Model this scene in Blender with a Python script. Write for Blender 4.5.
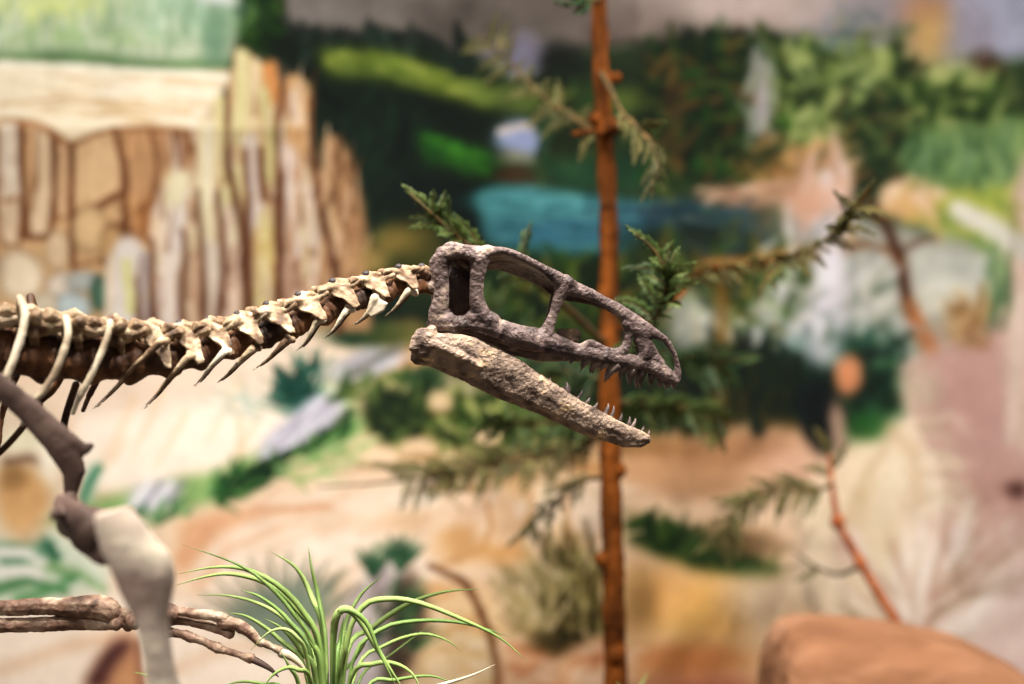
import bpy, bmesh, math, random
import numpy as np
from mathutils import Vector, Matrix, Euler

random.seed(11)
RNG = np.random.RandomState(5)
for o in list(bpy.data.objects):
    bpy.data.objects.remove(o)
SC = bpy.context.scene
COL = SC.collection

# ------------------------------------------------------------------ camera
FPX = 1024 * 50 / 36.0
CAMZ = 1.4
cam_d = bpy.data.cameras.new('camera')
cam = bpy.data.objects.new('camera', cam_d)
COL.objects.link(cam)
cam.location = (0, 0, CAMZ)
cam.rotation_euler = (math.pi / 2, 0, 0)
cam_d.lens = 50
cam_d.sensor_width = 36
cam_d.clip_start = 0.05
cam_d.dof.use_dof = True
cam_d.dof.focus_distance = 1.575
cam_d.dof.aperture_fstop = 2.1
SC.camera = cam

# ------------------------------------------------------------------ light and exposure
SC.view_settings.view_transform = 'Standard'
SC.view_settings.look = 'None'
SC.view_settings.gamma = 1.0
SC.view_settings.exposure = 0.42
SC.view_settings.use_curve_mapping = False
W = bpy.data.worlds.new('museum_hall')
SC.world = W
W.use_nodes = True
W.node_tree.nodes['Background'].inputs[0].default_value = (1.0, 0.93, 0.86, 1)
W.node_tree.nodes['Background'].inputs[1].default_value = 0.11


def aim(o, target):
    o.rotation_euler = (Vector(target) - o.location).to_track_quat('-Z', 'Y').to_euler()


def spot(name, loc, target, power, size_deg, blend, col, radius=0.08):
    d = bpy.data.lights.new(name, 'SPOT')
    d.energy = power
    d.spot_size = math.radians(size_deg)
    d.spot_blend = blend
    d.color = col
    d.shadow_soft_size = radius
    o = bpy.data.objects.new(name, d)
    COL.objects.link(o)
    o.location = loc
    aim(o, target)
    return o


def area(name, loc, target, power, sx, sy, col):
    d = bpy.data.lights.new(name, 'AREA')
    d.shape = 'RECTANGLE'
    d.size = sx
    d.size_y = sy
    d.energy = power
    d.color = col
    o = bpy.data.objects.new(name, d)
    COL.objects.link(o)
    o.location = loc
    aim(o, target)
    return o


area('mural_wash_light', (0.0, 1.35, 3.3), (0.0, 3.5, 0.75), 100, 3.2, 0.3, (1.0, 0.96, 0.91))
spot('slope_fill_west', (-0.95, 0.9, 3.3), (-0.85, 3.5, 0.80), 190, 42, 1.0, (1.0, 0.97, 0.95), 0.1)  # unseen spots added to even the light over the lower mural
spot('slope_fill_mid', (0.05, 0.9, 3.3), (-0.05, 3.5, 0.70), 165, 42, 1.0, (1.0, 0.97, 0.95), 0.1)
spot('slope_fill_east', (0.95, 0.9, 3.3), (1.0, 3.5, 0.70), 175, 42, 1.0, (1.0, 0.94, 0.91), 0.1)
spot('track_light_neck', (-0.62, 0.95, 3.0), (-0.30, 1.48, 1.38), 165, 42, 0.8, (1.0, 0.93, 0.84), 0.05)
spot('track_light_skull', (0.42, 0.98, 3.0), (0.06, 1.6, 1.4), 215, 34, 0.7, (1.0, 0.94, 0.88), 0.05)
spot('limb_fill_light', (-1.15, -0.1, 2.5), (-0.44, 1.2, 1.02), 72, 24, 0.8, (1.0, 0.94, 0.86), 0.06)  # unseen lamp added to brighten the arm bones

# ------------------------------------------------------------------ helpers


def U(px, py, d):
    """point seen at photo pixel (px, py) at depth d metres in front of the lens"""
    return Vector(((px - 512) / FPX * d, d, CAMZ - (py - 342) / FPX * d))


def PX(d):
    return d / FPX


def lerp(a, b, t):
    return a + (b - a) * t


def interp(x, table):
    if x <= table[0][0]:
        return table[0][1]
    for (x0, y0), (x1, y1) in zip(table, table[1:]):
        if x <= x1:
            return lerp(y0, y1, (x - x0) / (x1 - x0))
    return table[-1][1]


def crom(pts, per=4):
    """Catmull-Rom through tuples/lists of floats"""
    P = [np.array(p, float) for p in pts]
    if len(P) < 3:
        return [P[0] + (P[-1] - P[0]) * i / per for i in range(per + 1)] if len(P) == 2 else P
    out = []
    for i in range(len(P) - 1):
        p0 = P[i - 1] if i else 2 * P[0] - P[1]
        p1, p2 = P[i], P[i + 1]
        p3 = P[i + 2] if i + 2 < len(P) else 2 * P[-1] - P[-2]
        for k in range(per):
            t = k / per
            out.append(0.5 * (2 * p1 + (p2 - p0) * t + (2 * p0 - 5 * p1 + 4 * p2 - p3) * t * t + (3 * p1 - p0 - 3 * p2 + p3) * t ** 3))
    out.append(P[-1])
    return out


class MB:
    def __init__(self):
        self.v = []
        self.f = []

    def add(self, vs, fs):
        n = len(self.v)
        self.v.extend([tuple(v) for v in vs])
        self.f.extend([tuple(i + n for i in f) for f in fs])

    def loft(self, rings, cap=True):
        k = len(rings[0])
        vs = [p for r in rings for p in r]
        fs = []
        for i in range(len(rings) - 1):
            for j in range(k):
                a = i * k + j
                b = i * k + (j + 1) % k
                fs.append((a, b, b + k, a + k))
        if cap:
            fs.append(tuple(range(k - 1, -1, -1)))
            fs.append(tuple((len(rings) - 1) * k + j for j in range(k)))
        self.add(vs, fs)

    def tube(self, pts, rad, seg=8, flat=1.0, flat_dir=None, roundcap=True):
        P = [Vector(p) for p in pts]
        R = list(rad) if hasattr(rad, '__len__') else [rad] * len(P)
        rings = []
        n = len(P)
        ref = None
        T0 = (P[1] - P[0]).normalized()
        T1 = (P[-1] - P[-2]).normalized()
        if roundcap:
            P = [P[0] - T0 * R[0] * .7, P[0] - T0 * R[0] * .4] + P + [P[-1] + T1 * R[-1] * .4, P[-1] + T1 * R[-1] * .7]
            R = [R[0] * .35, R[0] * .8] + R + [R[-1] * .8, R[-1] * .35]
        n = len(P)
        for i in range(n):
            t = (P[min(i + 1, n - 1)] - P[max(i - 1, 0)])
            if t.length < 1e-9:
                t = T0
            t.normalize()
            if flat_dir is not None:
                a = Vector(flat_dir)
                a = a - t * a.dot(t)
                if a.length < 1e-6:
                    a = t.orthogonal()
            elif ref is None:
                a = t.orthogonal()
            else:
                a = ref - t * ref.dot(t)
                if a.length < 1e-6:
                    a = t.orthogonal()
            a.normalize()
            ref = a
            b = t.cross(a)
            rings.append([P[i] + a * (math.cos(2 * math.pi * j / seg) * R[i] * flat) + b * (math.sin(2 * math.pi * j / seg) * R[i]) for j in range(seg)])
        self.loft(rings)

    def ell(self, c, ax, ay, az, nu=10, nv=7):
        c = Vector(c)
        rings = []
        for i in range(1, nv):
            th = math.pi * i / nv
            rings.append([c + az * math.cos(th) + (ax * math.cos(2 * math.pi * j / nu) + ay * math.sin(2 * math.pi * j / nu)) * math.sin(th) for j in range(nu)])
        k = nu
        vs = [p for r in rings for p in r] + [c + az, c - az]
        fs = []
        for i in range(len(rings) - 1):
            for j in range(k):
                a = i * k + j
                b = i * k + (j + 1) % k
                fs.append((a, a + k, b + k, b))
        t = len(vs) - 2
        for j in range(k):
            fs.append((t, j, (j + 1) % k))
            fs.append((t + 1, (len(rings) - 1) * k + (j + 1) % k, (len(rings) - 1) * k + j))
        self.add(vs, fs)

    def ball(self, c, r, nu=10, nv=7):
        self.ell(c, Vector((r, 0, 0)), Vector((0, r, 0)), Vector((0, 0, r)), nu, nv)

    def plate(self, poly, thick):
        """closed slab: polygon of 3-D points pushed along vector thick (centred)"""
        h = Vector(thick) * .5
        n = len(poly)
        A = [Vector(p) - h for p in poly]
        B = [Vector(p) + h for p in poly]
        c0 = sum(A, Vector()) / n
        c1 = sum(B, Vector()) / n
        vs = A + B + [c0, c1]
        fs = []
        for i in range(n):
            j = (i + 1) % n
            fs.append((i, j, j + n, i + n))
            fs.append((2 * n, j, i))
            fs.append((2 * n + 1, i + n, j + n))
        self.add(vs, fs)

    def mesh(self, name, origin=(0, 0, 0)):
        me = bpy.data.meshes.new(name)
        o = Vector(origin)
        me.from_pydata([(v[0] - o.x, v[1] - o.y, v[2] - o.z) for v in self.v], [], self.f)
        me.update()
        return me


def recalc(me):
    bm = bmesh.new()
    bm.from_mesh(me)
    bmesh.ops.recalc_face_normals(bm, faces=bm.faces)
    bm.to_mesh(me)
    bm.free()


def build(name, mb, mat, root=None, parent=None, voxel=None, smooth=0, rough=None, sm=True, fix=True):
    """one mesh object; root = the thing's Empty (its origin); parent = part it belongs to"""
    org = root.location if root is not None else Vector((0, 0, 0))
    me = mb.mesh(name, org)
    if fix:
        recalc(me)
    o = bpy.data.objects.new(name, me)
    COL.objects.link(o)
    if voxel:
        m = o.modifiers.new('r', 'REMESH')
        m.mode = 'VOXEL'
        m.voxel_size = voxel
        if smooth:
            s = o.modifiers.new('s', 'SMOOTH')
            s.factor = 0.5
            s.iterations = smooth
        if rough:
            for (amp, size) in rough:
                tx = bpy.data.textures.new(name + '_grain', 'CLOUDS')
                tx.noise_scale = size
                tx.noise_depth = 3
                dm = o.modifiers.new('d', 'DISPLACE')
                dm.texture = tx
                dm.strength = amp
                dm.mid_level = 0.5
                dm.texture_coords = 'LOCAL'
        dg = bpy.context.evaluated_depsgraph_get()
        me2 = bpy.data.meshes.new_from_object(o.evaluated_get(dg))
        o.modifiers.clear()
        o.data = me2
        me2.name = name
        bpy.data.meshes.remove(me)
        me = me2
    me.materials.clear()
    me.materials.append(mat)
    if sm:
        me.polygons.foreach_set('use_smooth', [True] * len(me.polygons))
    p = parent if parent is not None else root
    if p is not None:
        o.parent = p
    return o


def empty(name, loc, label, cat, group=None):
    o = bpy.data.objects.new(name, None)
    COL.objects.link(o)
    o.location = loc
    o['label'] = label
    o['category'] = cat
    if group:
        o['group'] = group
    return o


def lin(c):
    c = np.asarray(c, float) / 255.0
    return np.where(c <= 0.04045, c / 12.92, ((c + 0.055) / 1.055) ** 2.4)


def rgba(c):
    return tuple(float(x) for x in lin(c)) + (1.0,)


def noise_mat(name, cols, scale=20, detail=6, rough=0.75, bump=0.3, bump_scale=60, bump_dist=0.004, stretch=(1, 1, 1), distortion=0.6, spec=0.3, subsurf=0.0):
    m = bpy.data.materials.new(name)
    m.use_nodes = True
    nt = m.node_tree
    N = nt.nodes
    L = nt.links
    b = N['Principled BSDF']
    b.inputs['Roughness'].default_value = rough
    b.inputs['Specular IOR Level'].default_value = spec
    tc = N.new('ShaderNodeTexCoord')
    mp = N.new('ShaderNodeMapping')
    mp.inputs['Scale'].default_value = stretch
    L.new(tc.outputs['Object'], mp.inputs[0])
    n1 = N.new('ShaderNodeTexNoise')
    n1.inputs['Scale'].default_value = scale
    n1.inputs['Detail'].default_value = detail
    n1.inputs['Distortion'].default_value = distortion
    L.new(mp.outputs[0], n1.inputs['Vector'])
    cr = N.new('ShaderNodeValToRGB')
    els = cr.color_ramp.elements
    for i, (pos, c) in enumerate(cols):
        e = els[i] if i < 2 else els.new(pos)
        e.position = pos
        e.color = rgba(c)
    L.new(n1.outputs[0], cr.inputs[0])
    L.new(cr.outputs[0], b.inputs['Base Color'])
    n2 = N.new('ShaderNodeTexNoise')
    n2.inputs['Scale'].default_value = bump_scale
    n2.inputs['Detail'].default_value = 8
    L.new(mp.outputs[0], n2.inputs['Vector'])
    bp = N.new('ShaderNodeBump')
    bp.inputs['Strength'].default_value = bump
    bp.inputs['Distance'].default_value = bump_dist
    L.new(n2.outputs[0], bp.inputs['Height'])
    L.new(bp.outputs[0], b.inputs['Normal'])
    return m


M_SKULL = noise_mat('skull_bone', [(0.28, (44, 34, 32)), (0.43, (92, 76, 72)), (0.57, (122, 104, 99)), (0.67, (172, 150, 134)), (0.78, (84, 67, 60))], scale=26, rough=0.38, bump=1.0, bump_scale=230, bump_dist=0.003, detail=9, distortion=1.6)
M_JAW = noise_mat('jaw_bone', [(0.28, (60, 45, 38)), (0.42, (120, 100, 86)), (0.53, (156, 134, 116)), (0.62, (182, 154, 126)), (0.68, (236, 202, 154)), (0.80, (150, 122, 98))], scale=46, rough=0.5, bump=1.0, bump_scale=220, bump_dist=0.004, detail=10, distortion=0.8)
M_TOOTH = noise_mat('tooth_enamel', [(0.3, (52, 42, 40)), (0.5, (110, 94, 88)), (0.7, (160, 142, 126))], scale=60, rough=0.4, bump=0.2)
M_NECK = noise_mat('neck_bone', [(0.30, (58, 40, 30)), (0.44, (116, 90, 66)), (0.56, (164, 140, 110)), (0.67, (196, 176, 148)), (0.78, (98, 72, 52))], scale=44, rough=0.6, bump=0.5, bump_scale=120, bump_dist=0.003)
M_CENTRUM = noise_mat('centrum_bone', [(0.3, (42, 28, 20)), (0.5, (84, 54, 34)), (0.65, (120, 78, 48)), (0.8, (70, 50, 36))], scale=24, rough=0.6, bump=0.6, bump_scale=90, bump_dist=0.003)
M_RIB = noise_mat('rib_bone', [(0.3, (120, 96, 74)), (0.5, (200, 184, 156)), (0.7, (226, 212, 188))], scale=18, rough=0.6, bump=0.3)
M_KNOB = noise_mat('spine_knob', [(0.3, (36, 31, 34)), (0.7, (66, 56, 56))], scale=30, rough=0.5)
M_SCAP = noise_mat('scapula_bone', [(0.3, (70, 52, 44)), (0.55, (92, 72, 64)), (0.75, (112, 90, 78))], scale=20, rough=0.7, bump=0.3)
M_HUM = noise_mat('humerus_bone', [(0.3, (150, 124, 114)), (0.46, (200, 182, 164)), (0.6, (222, 208, 184)), (0.72, (190, 168, 150)), (0.82, (160, 134, 122))], scale=16, rough=0.6, bump=0.3)
M_HAND = noise_mat('hand_bone', [(0.3, (84, 60, 48)), (0.46, (130, 98, 80)), (0.58, (172, 144, 120)), (0.7, (220, 202, 178))], scale=42, rough=0.55, bump=0.6, bump_scale=140, bump_dist=0.003)
M_STEEL = noise_mat('mount_steel', [(0.3, (40, 38, 38)), (0.7, (60, 58, 58))], scale=10, rough=0.4)
M_TRUNK = noise_mat('conifer_bark', [(0.3, (46, 24, 7)), (0.48, (88, 45, 12)), (0.62, (124, 66, 20)), (0.78, (64, 34, 10))], scale=30, rough=0.85, bump=0.8, bump_scale=60, bump_dist=0.006, stretch=(1, 1, 0.25), spec=0.08)
M_TWIG = noise_mat('twig_bark', [(0.3, (54, 44, 24)), (0.55, (92, 72, 38)), (0.75, (130, 98, 54))], scale=30, rough=0.85, bump=0.5)
M_SAP = noise_mat('sapling_bark', [(0.3, (120, 58, 28)), (0.55, (176, 98, 54)), (0.75, (200, 130, 84))], scale=30, rough=0.85, bump=0.5)
M_DARKSAP = noise_mat('dark_sapling_bark', [(0.3, (58, 36, 26)), (0.55, (104, 64, 40)), (0.75, (134, 86, 54))], scale=30, rough=0.85, bump=0.5)
M_NEEDLE = noise_mat('needle_green', [(0.3, (32, 48, 18)), (0.5, (58, 78, 30)), (0.7, (88, 102, 44))], scale=14, rough=0.6, bump=0.0)
M_NEEDLE_D = noise_mat('needle_dark', [(0.3, (22, 42, 26)), (0.5, (40, 66, 36)), (0.7, (66, 92, 44))], scale=14, rough=0.6, bump=0.0)
M_NEEDLE_T = noise_mat('needle_tan', [(0.3, (112, 84, 44)), (0.5, (154, 118, 64)), (0.7, (176, 142, 86))], scale=14, rough=0.7, bump=0.0)
M_NEEDLE_O = noise_mat('needle_olive', [(0.3, (58, 60, 28)), (0.5, (92, 90, 46)), (0.7, (124, 116, 64))], scale=14, rough=0.7, bump=0.0)
M_GRASS = noise_mat('grass_blade', [(0.3, (106, 134, 64)), (0.5, (144, 170, 92)), (0.7, (178, 196, 126))], scale=9, rough=0.65, bump=0.1)
M_GRASS_D = noise_mat('grass_blade_deep', [(0.3, (84, 116, 54)), (0.5, (122, 152, 78)), (0.7, (154, 178, 104))], scale=9, rough=0.45, bump=0.1)
M_BOULDER = noise_mat('boulder_rock', [(0.3, (130, 86, 58)), (0.5, (162, 112, 78)), (0.65, (190, 140, 106)), (0.8, (160, 114, 86))], scale=6, rough=0.9, bump=0.6, bump_scale=30, bump_dist=0.01, stretch=(0.5, 1, 1.6))
M_ROCK = noise_mat('rockwork', [(0.3, (90, 68, 52)), (0.5, (120, 94, 72)), (0.7, (140, 114, 90))], scale=6, rough=0.9, bump=0.6, bump_scale=30, bump_dist=0.01)
M_FLOOR = noise_mat('display_soil', [(0.3, (52, 38, 28)), (0.5, (74, 56, 42)), (0.7, (96, 74, 56))], scale=9, rough=0.95, bump=0.5, bump_scale=80, bump_dist=0.006)  # dark tone chosen to cut bounce light from the unseen floor
M_WALL = noise_mat('plaster', [(0.4, (170, 160, 148)), (0.6, (184, 174, 162))], scale=4, rough=0.9, bump=0.1)

# ================================================================== SETTING
FZ = 0.5
MURAL_Y = 3.5


def bx(mb, x0, x1, y0, y1, z0, z1):
    mb.add([(x0, y0, z0), (x1, y0, z0), (x1, y1, z0), (x0, y1, z0), (x0, y0, z1), (x1, y0, z1), (x1, y1, z1), (x0, y1, z1)],
           [(0, 3, 2, 1), (4, 5, 6, 7), (0, 1, 5, 4), (1, 2, 6, 5), (2, 3, 7, 6), (3, 0, 4, 7)])


mb = MB()
nx, ny = 60, 40
vs, fs = [], []
for j in range(ny + 1):
    for i in range(nx + 1):
        x = -2.4 + 4.8 * i / nx
        y = 0.95 + 2.56 * j / ny
        vs.append((x, y, FZ + 0.012 * math.sin(x * 5.1 + y * 3) + 0.01 * math.sin(y * 7 - x * 4)))
for j in range(ny):
    for i in range(nx):
        a = j * (nx + 1) + i
        fs.append((a, a + 1, a + nx + 2, a + nx + 1))
mb.add(vs, fs)
bx(mb, -2.4, 2.4, 0.95, 3.51, 0.0, FZ - 0.03)
fl = build('floor', mb, M_FLOOR, fix=False)
fl['kind'] = 'structure'
mb = MB()
bx(mb, -2.6, 2.6, MURAL_Y + 0.004, MURAL_Y + 0.14, 0.0, 3.6)
wl = build('wall_back', mb, M_WALL, sm=False)
wl['kind'] = 'structure'

# ================================================================== PAINTED MURAL
CELL = 2.5
X0, X1, Y0, Y1 = -260, 1284, -230, 700
GW = int((X1 - X0) / CELL) + 1
GH = int((Y1 - Y0) / CELL) + 1
GX, GY = np.meshgrid(X0 + CELL * np.arange(GW), Y0 + CELL * np.arange(GH))


def vnoise(cell, seed):
    r = np.random.RandomState(seed)
    gw = int((X1 - X0) / cell) + 4
    gh = int((Y1 - Y0) / cell) + 4
    g = r.rand(gh, gw)
    fx = (GX - X0) / cell
    fy = (GY - Y0) / cell
    ix = fx.astype(int)
    iy = fy.astype(int)
    tx = fx - ix
    ty = fy - iy
    tx = tx * tx * (3 - 2 * tx)
    ty = ty * ty * (3 - 2 * ty)
    return (g[iy, ix] * (1 - tx) + g[iy, ix + 1] * tx) * (1 - ty) + (g[iy + 1, ix] * (1 - tx) + g[iy + 1, ix + 1] * tx) * ty


def fbm(cell, seed, octv=3):
    t = 0
    a = 1
    s = 0
    for k in range(octv):
        t = t + a * vnoise(max(cell / 2 ** k, 5), seed + k * 17)
        s += a
        a *= .55
    return t / s - .5


WX = fbm(48, 1) * 2
WY = fbm(48, 2) * 2
VA = fbm(26, 3) * 2
VB = fbm(60, 4) * 2
VS = np.random.RandomState(9).rand(GH, GW) - .5
IMG = np.zeros((GH, GW, 3))
REG = np.zeros((GH, GW), int)


def win(x0, x1, y0, y1):
    a = max(0, int((x0 - X0) / CELL))
    b = min(GW, int((x1 - X0) / CELL) + 2)
    c = max(0, int((y0 - Y0) / CELL))
    d = min(GH, int((y1 - Y0) / CELL) + 2)
    return (slice(c, max(c, d)), slice(a, max(a, b)))


def boxblur(m, k):
    for ax in (0, 1):
        p = np.pad(m, [(k, k) if i == ax else (0, 0) for i in (0, 1)], mode='edge')
        cs = np.cumsum(p, axis=ax)
        cs = np.insert(cs, 0, 0, axis=ax)
        n = m.shape[ax]
        m = (np.take(cs, range(2 * k + 1, 2 * k + 1 + n), axis=ax) - np.take(cs, range(0, n), axis=ax)) / (2 * k + 1)
    return m


def put(w, mask, col, var, reg):
    c = np.array(col, float) / 255.0
    mod = 1 + var * (VA[w] + .6 * VB[w] + .35 * VS[w])
    pix = np.clip(c[None, None, :] * mod[..., None], 0, 1)
    IMG[w] = IMG[w] * (1 - mask[..., None]) + pix * mask[..., None]
    if reg is not None:
        REG[w][mask > .5] = reg


def inside(pts, x, y):
    m = np.zeros(x.shape, bool)
    n = len(pts)
    for i in range(n):
        xa, ya = pts[i]
        xb, yb = pts[(i + 1) % n]
        if ya == yb:
            continue
        c = ((ya > y) != (yb > y)) & (x < (xb - xa) * (y - ya) / (yb - ya) + xa)
        m ^= c
    return m


def poly(pts, col, soft=4, wob=5, var=.10, a=1.0, reg=None):
    xs = [p[0] for p in pts]
    ys = [p[1] for p in pts]
    g = wob * 1.5 + soft * 2 + 4
    w = win(min(xs) - g, max(xs) + g, min(ys) - g, max(ys) + g)
    m = inside(pts, GX[w] + WX[w] * wob, GY[w] + WY[w] * wob).astype(float)
    k = int(round(soft / CELL))
    if k >= 1 and m.size:
        m = boxblur(boxblur(m, k), k)
    put(w, m * a, col, var, reg)


def blob(x, y, rx, ry, col, a=1.0, rot=0, soft=.5, wob=5, var=.10, reg=None):
    R = max(rx, ry) * (1 + soft) + wob * 2
    w = win(x - R, x + R, y - R, y + R)
    dx = GX[w] + WX[w] * wob - x
    dy = GY[w] + WY[w] * wob - y
    c, s = math.cos(math.radians(rot)), math.sin(math.radians(rot))
    u = (dx * c + dy * s) / rx
    v = (-dx * s + dy * c) / ry
    r = np.sqrt(u * u + v * v)
    m = np.clip((1 + soft - r) / (2 * soft), 0, 1)
    m = m * m * (3 - 2 * m)
    put(w, m * a, col, var, reg)


def stroke(pts, wd, col, a=1.0, soft=.5, wob=2, var=.08, reg=None):
    """brush stroke along a polyline; wd = width or (start, end) widths"""
    w0, w1 = wd if isinstance(wd, tuple) else (wd, wd)
    xs = [p[0] for p in pts]
    ys = [p[1] for p in pts]
    g = max(w0, w1) + wob * 2 + 4
    w = win(min(xs) - g, max(xs) + g, min(ys) - g, max(ys) + g)
    x = GX[w] + WX[w] * wob
    y = GY[w] + WY[w] * wob
    best = np.full(x.shape, 9.0)
    tot = sum(math.hypot(b[0] - a_[0], b[1] - a_[1]) for a_, b in zip(pts, pts[1:])) or 1
    acc = 0
    for (xa, ya), (xb, yb) in zip(pts, pts[1:]):
        L = math.hypot(xb - xa, yb - ya) or 1e-6
        t = np.clip(((x - xa) * (xb - xa) + (y - ya) * (yb - ya)) / (L * L), 0, 1)
        d = np.hypot(x - xa - t * (xb - xa), y - ya - t * (yb - ya))
        hw = lerp(w0, w1, (acc + t * L) / tot) * .5 + .3
        best = np.minimum(best, d / hw)
        acc += L
    m = np.clip((1 + soft - best) / (2 * soft), 0, 1)
    put(w, m * a, col, var, reg)


def dabs(pts, n, cols, length, width, ang, angv=20, a=.7, seed=0, curve=0, taper=True):
    r = random.Random(seed)
    xs = [p[0] for p in pts]
    ys = [p[1] for p in pts]
    k = 0
    tries = 0
    while k < n and tries < n * 20:
        tries += 1
        x = r.uniform(min(xs), max(xs))
        y = r.uniform(min(ys), max(ys))
        if not inside(pts, np.array([x]), np.array([y]))[0]:
            continue
        k += 1
        t = math.radians(ang + r.gauss(0, angv))
        L = length * r.uniform(.5, 1.4)
        dx, dy = math.cos(t) * L, -math.sin(t) * L
        c = r.choice(cols)
        wd = width * r.uniform(.6, 1.4)
        bend = curve * r.uniform(-1, 1)
        stroke([(x, y), (x + dx * .5 - dy * bend, y + dy * .5 + dx * bend), (x + dx, y + dy)], (wd, wd * .3) if taper else wd, c, a, .6, 1)


SKY, FOREST, MEADOW, CLIFF, LAKE, SAND, FALLS, HAZE_BANK, GRASS, LOG = range(10)
# --- base coats
poly([(X0 - 50, Y0 - 50), (X1 + 50, Y0 - 50), (X1 + 50, Y1 + 50), (X0 - 50, Y1 + 50)], (224, 190, 160), 0, 0, .06, reg=SAND)
poly([(X0 - 50, Y0 - 50), (X1 + 50, Y0 - 50), (X1 + 50, 120), (X0 - 50, 120)], (132, 124, 120), 4, 0, .05, reg=SKY)
blob(380, -40, 260, 110, (150, 140, 134), .9, soft=.8)
blob(440, 30, 90, 26, (120, 112, 106), .8, soft=.8)
blob(330, 18, 70, 22, (160, 152, 146), .8, soft=.8)
blob(560, 10, 100, 46, (132, 122, 114), .8, soft=.8)
blob(780, 4, 140, 50, (198, 178, 170), 1, soft=.8)
blob(640, 34, 50, 24, (140, 124, 116), .7, soft=.8)
blob(880, 20, 60, 50, (158, 150, 150), .8, soft=.8)
blob(1010, 20, 70, 90, (186, 188, 214), 1, soft=.7)
blob(1100, -20, 160, 150, (176, 176, 196), 1, soft=.8)
blob(520, 62, 46, 20, (150, 144, 150), .8, soft=.8)
# --- distant forest and lake ground
poly([(300, 60), (340, 44), (400, 42), (470, 58), (520, 70), (600, 46), (690, 44), (760, 30), (860, 40), (960, 60), (1300, 40), (1300, 330), (300, 330)], (58, 72, 50), 6, 8, .22, reg=FOREST)
poly([(224, -260), (262, -240), (275, 0), (300, 40), (320, 30), (352, 40), (380, 28), (420, 46), (470, 62), (500, 90), (492, 180), (480, 250), (470, 300), (440, 330), (340, 330), (330, 230), (318, 120), (280, 60), (232, 40)], (30, 44, 32), 5, 8, .28, reg=FOREST)
blob(252, 16, 22, 46, (44, 74, 34), .8, soft=.6)
dabs([(228, -60), (280, -60), (282, 50), (228, 46)], 70, [(58, 92, 40), (34, 58, 30), (74, 100, 44), (26, 42, 30)], 14, 9, 80, 40, .7, 3)
dabs([(300, 30), (470, 40), (480, 80), (300, 70)], 60, [(48, 66, 58), (40, 58, 50), (60, 76, 66), (28, 44, 36)], 16, 10, 90, 25, .7, 4)
poly([(318, 52), (350, 48), (390, 52), (430, 66), (470, 86), (500, 96), (490, 112), (450, 104), (400, 88), (350, 84), (326, 76)], (112, 124, 56), 5, 5, .14, reg=MEADOW)
dabs([(325, 54), (390, 54), (480, 92), (480, 104), (330, 76)], 50, [(134, 142, 72), (100, 116, 50), (120, 134, 60)], 26, 7, -12, 10, .6, 5)
blob(395, 110, 80, 22, (22, 32, 26), .9, rot=12, soft=.7)
blob(365, 150, 50, 60, (30, 52, 42), .8, soft=.8)
dabs([(330, 100), (420, 110), (440, 240), (360, 280)], 90, [(24, 38, 30), (40, 66, 46), (34, 54, 44), (18, 28, 24)], 20, 12, 60, 50, .7, 6)
poly([(418, 130), (450, 138), (492, 150), (496, 176), (460, 176), (424, 156)], (62, 112, 48), 6, 6, .16, reg=MEADOW)
dabs([(420, 132), (490, 152), (490, 172), (430, 156)], 24, [(76, 132, 52), (50, 96, 44)], 20, 8, -15, 15, .6, 7)
blob(440, 210, 40, 40, (20, 32, 28), .9, soft=.7)
poly([(470, 78), (510, 84), (560, 86), (600, 90), (640, 86), (640, 110), (560, 116), (500, 110), (470, 104)], (110, 124, 66), 6, 6, .14, a=.8, reg=MEADOW)
blob(560, 66, 26, 22, (36, 44, 36), .9, soft=.6)
blob(575, 110, 32, 26, (60, 72, 40), .8, soft=.8)
blob(524, 56, 16, 20, (150, 146, 168), .9, soft=.7)
blob(519, 140, 25, 18, (132, 142, 172), 1, soft=.5, reg=LAKE)
stroke([(500, 132), (528, 126), (536, 130)], 7, (176, 164, 160), .9)
blob(519, 160, 20, 8, (130, 128, 108), .8, soft=.7)
blob(526, 176, 28, 9, (98, 62, 42), .95, soft=.6)
dabs([(535, 90), (640, 90), (640, 190), (540, 190)], 80, [(72, 84, 44), (50, 66, 40), (96, 104, 56), (60, 92, 60), (40, 52, 36)], 18, 8, 50, 50, .6, 8)
blob(590, 172, 60, 14, (54, 92, 70), .8, soft=.7)
blob(660, 165, 50, 18, (50, 84, 64), .8, soft=.7)
blob(648, 62, 22, 20, (62, 72, 54), .9, soft=.7)
blob(640, 98, 26, 12, (118, 126, 66), .8, soft=.7)
blob(676, 110, 18, 40, (96, 80, 50), .7, soft=.8)
# --- lake
poly([(474, 190), (510, 184), (560, 190), (620, 196), (690, 204), (752, 208), (760, 232), (740, 262), (640, 262), (540, 258), (484, 240)], (74, 126, 130), 4, 4, .10, reg=LAKE)
blob(520, 200, 50, 13, (84, 146, 148), .8, soft=.7)
blob(560, 232, 60, 16, (62, 106, 124), .8, soft=.7)
blob(700, 226, 66, 24, (44, 62, 72), .95, soft=.6)
blob(640, 214, 40, 12, (66, 98, 112), .8, soft=.7)
dabs([(480, 190), (640, 198), (740, 210), (720, 250), (500, 244)], 60, [(92, 150, 152), (66, 116, 122), (52, 84, 96), (80, 132, 136)], 30, 4, 0, 6, .5, 9)
poly([(690, 192), (740, 184), (800, 184), (840, 196), (830, 206), (760, 206), (700, 202)], (150, 116, 96), 5, 4, .12, reg=SAND)
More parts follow.
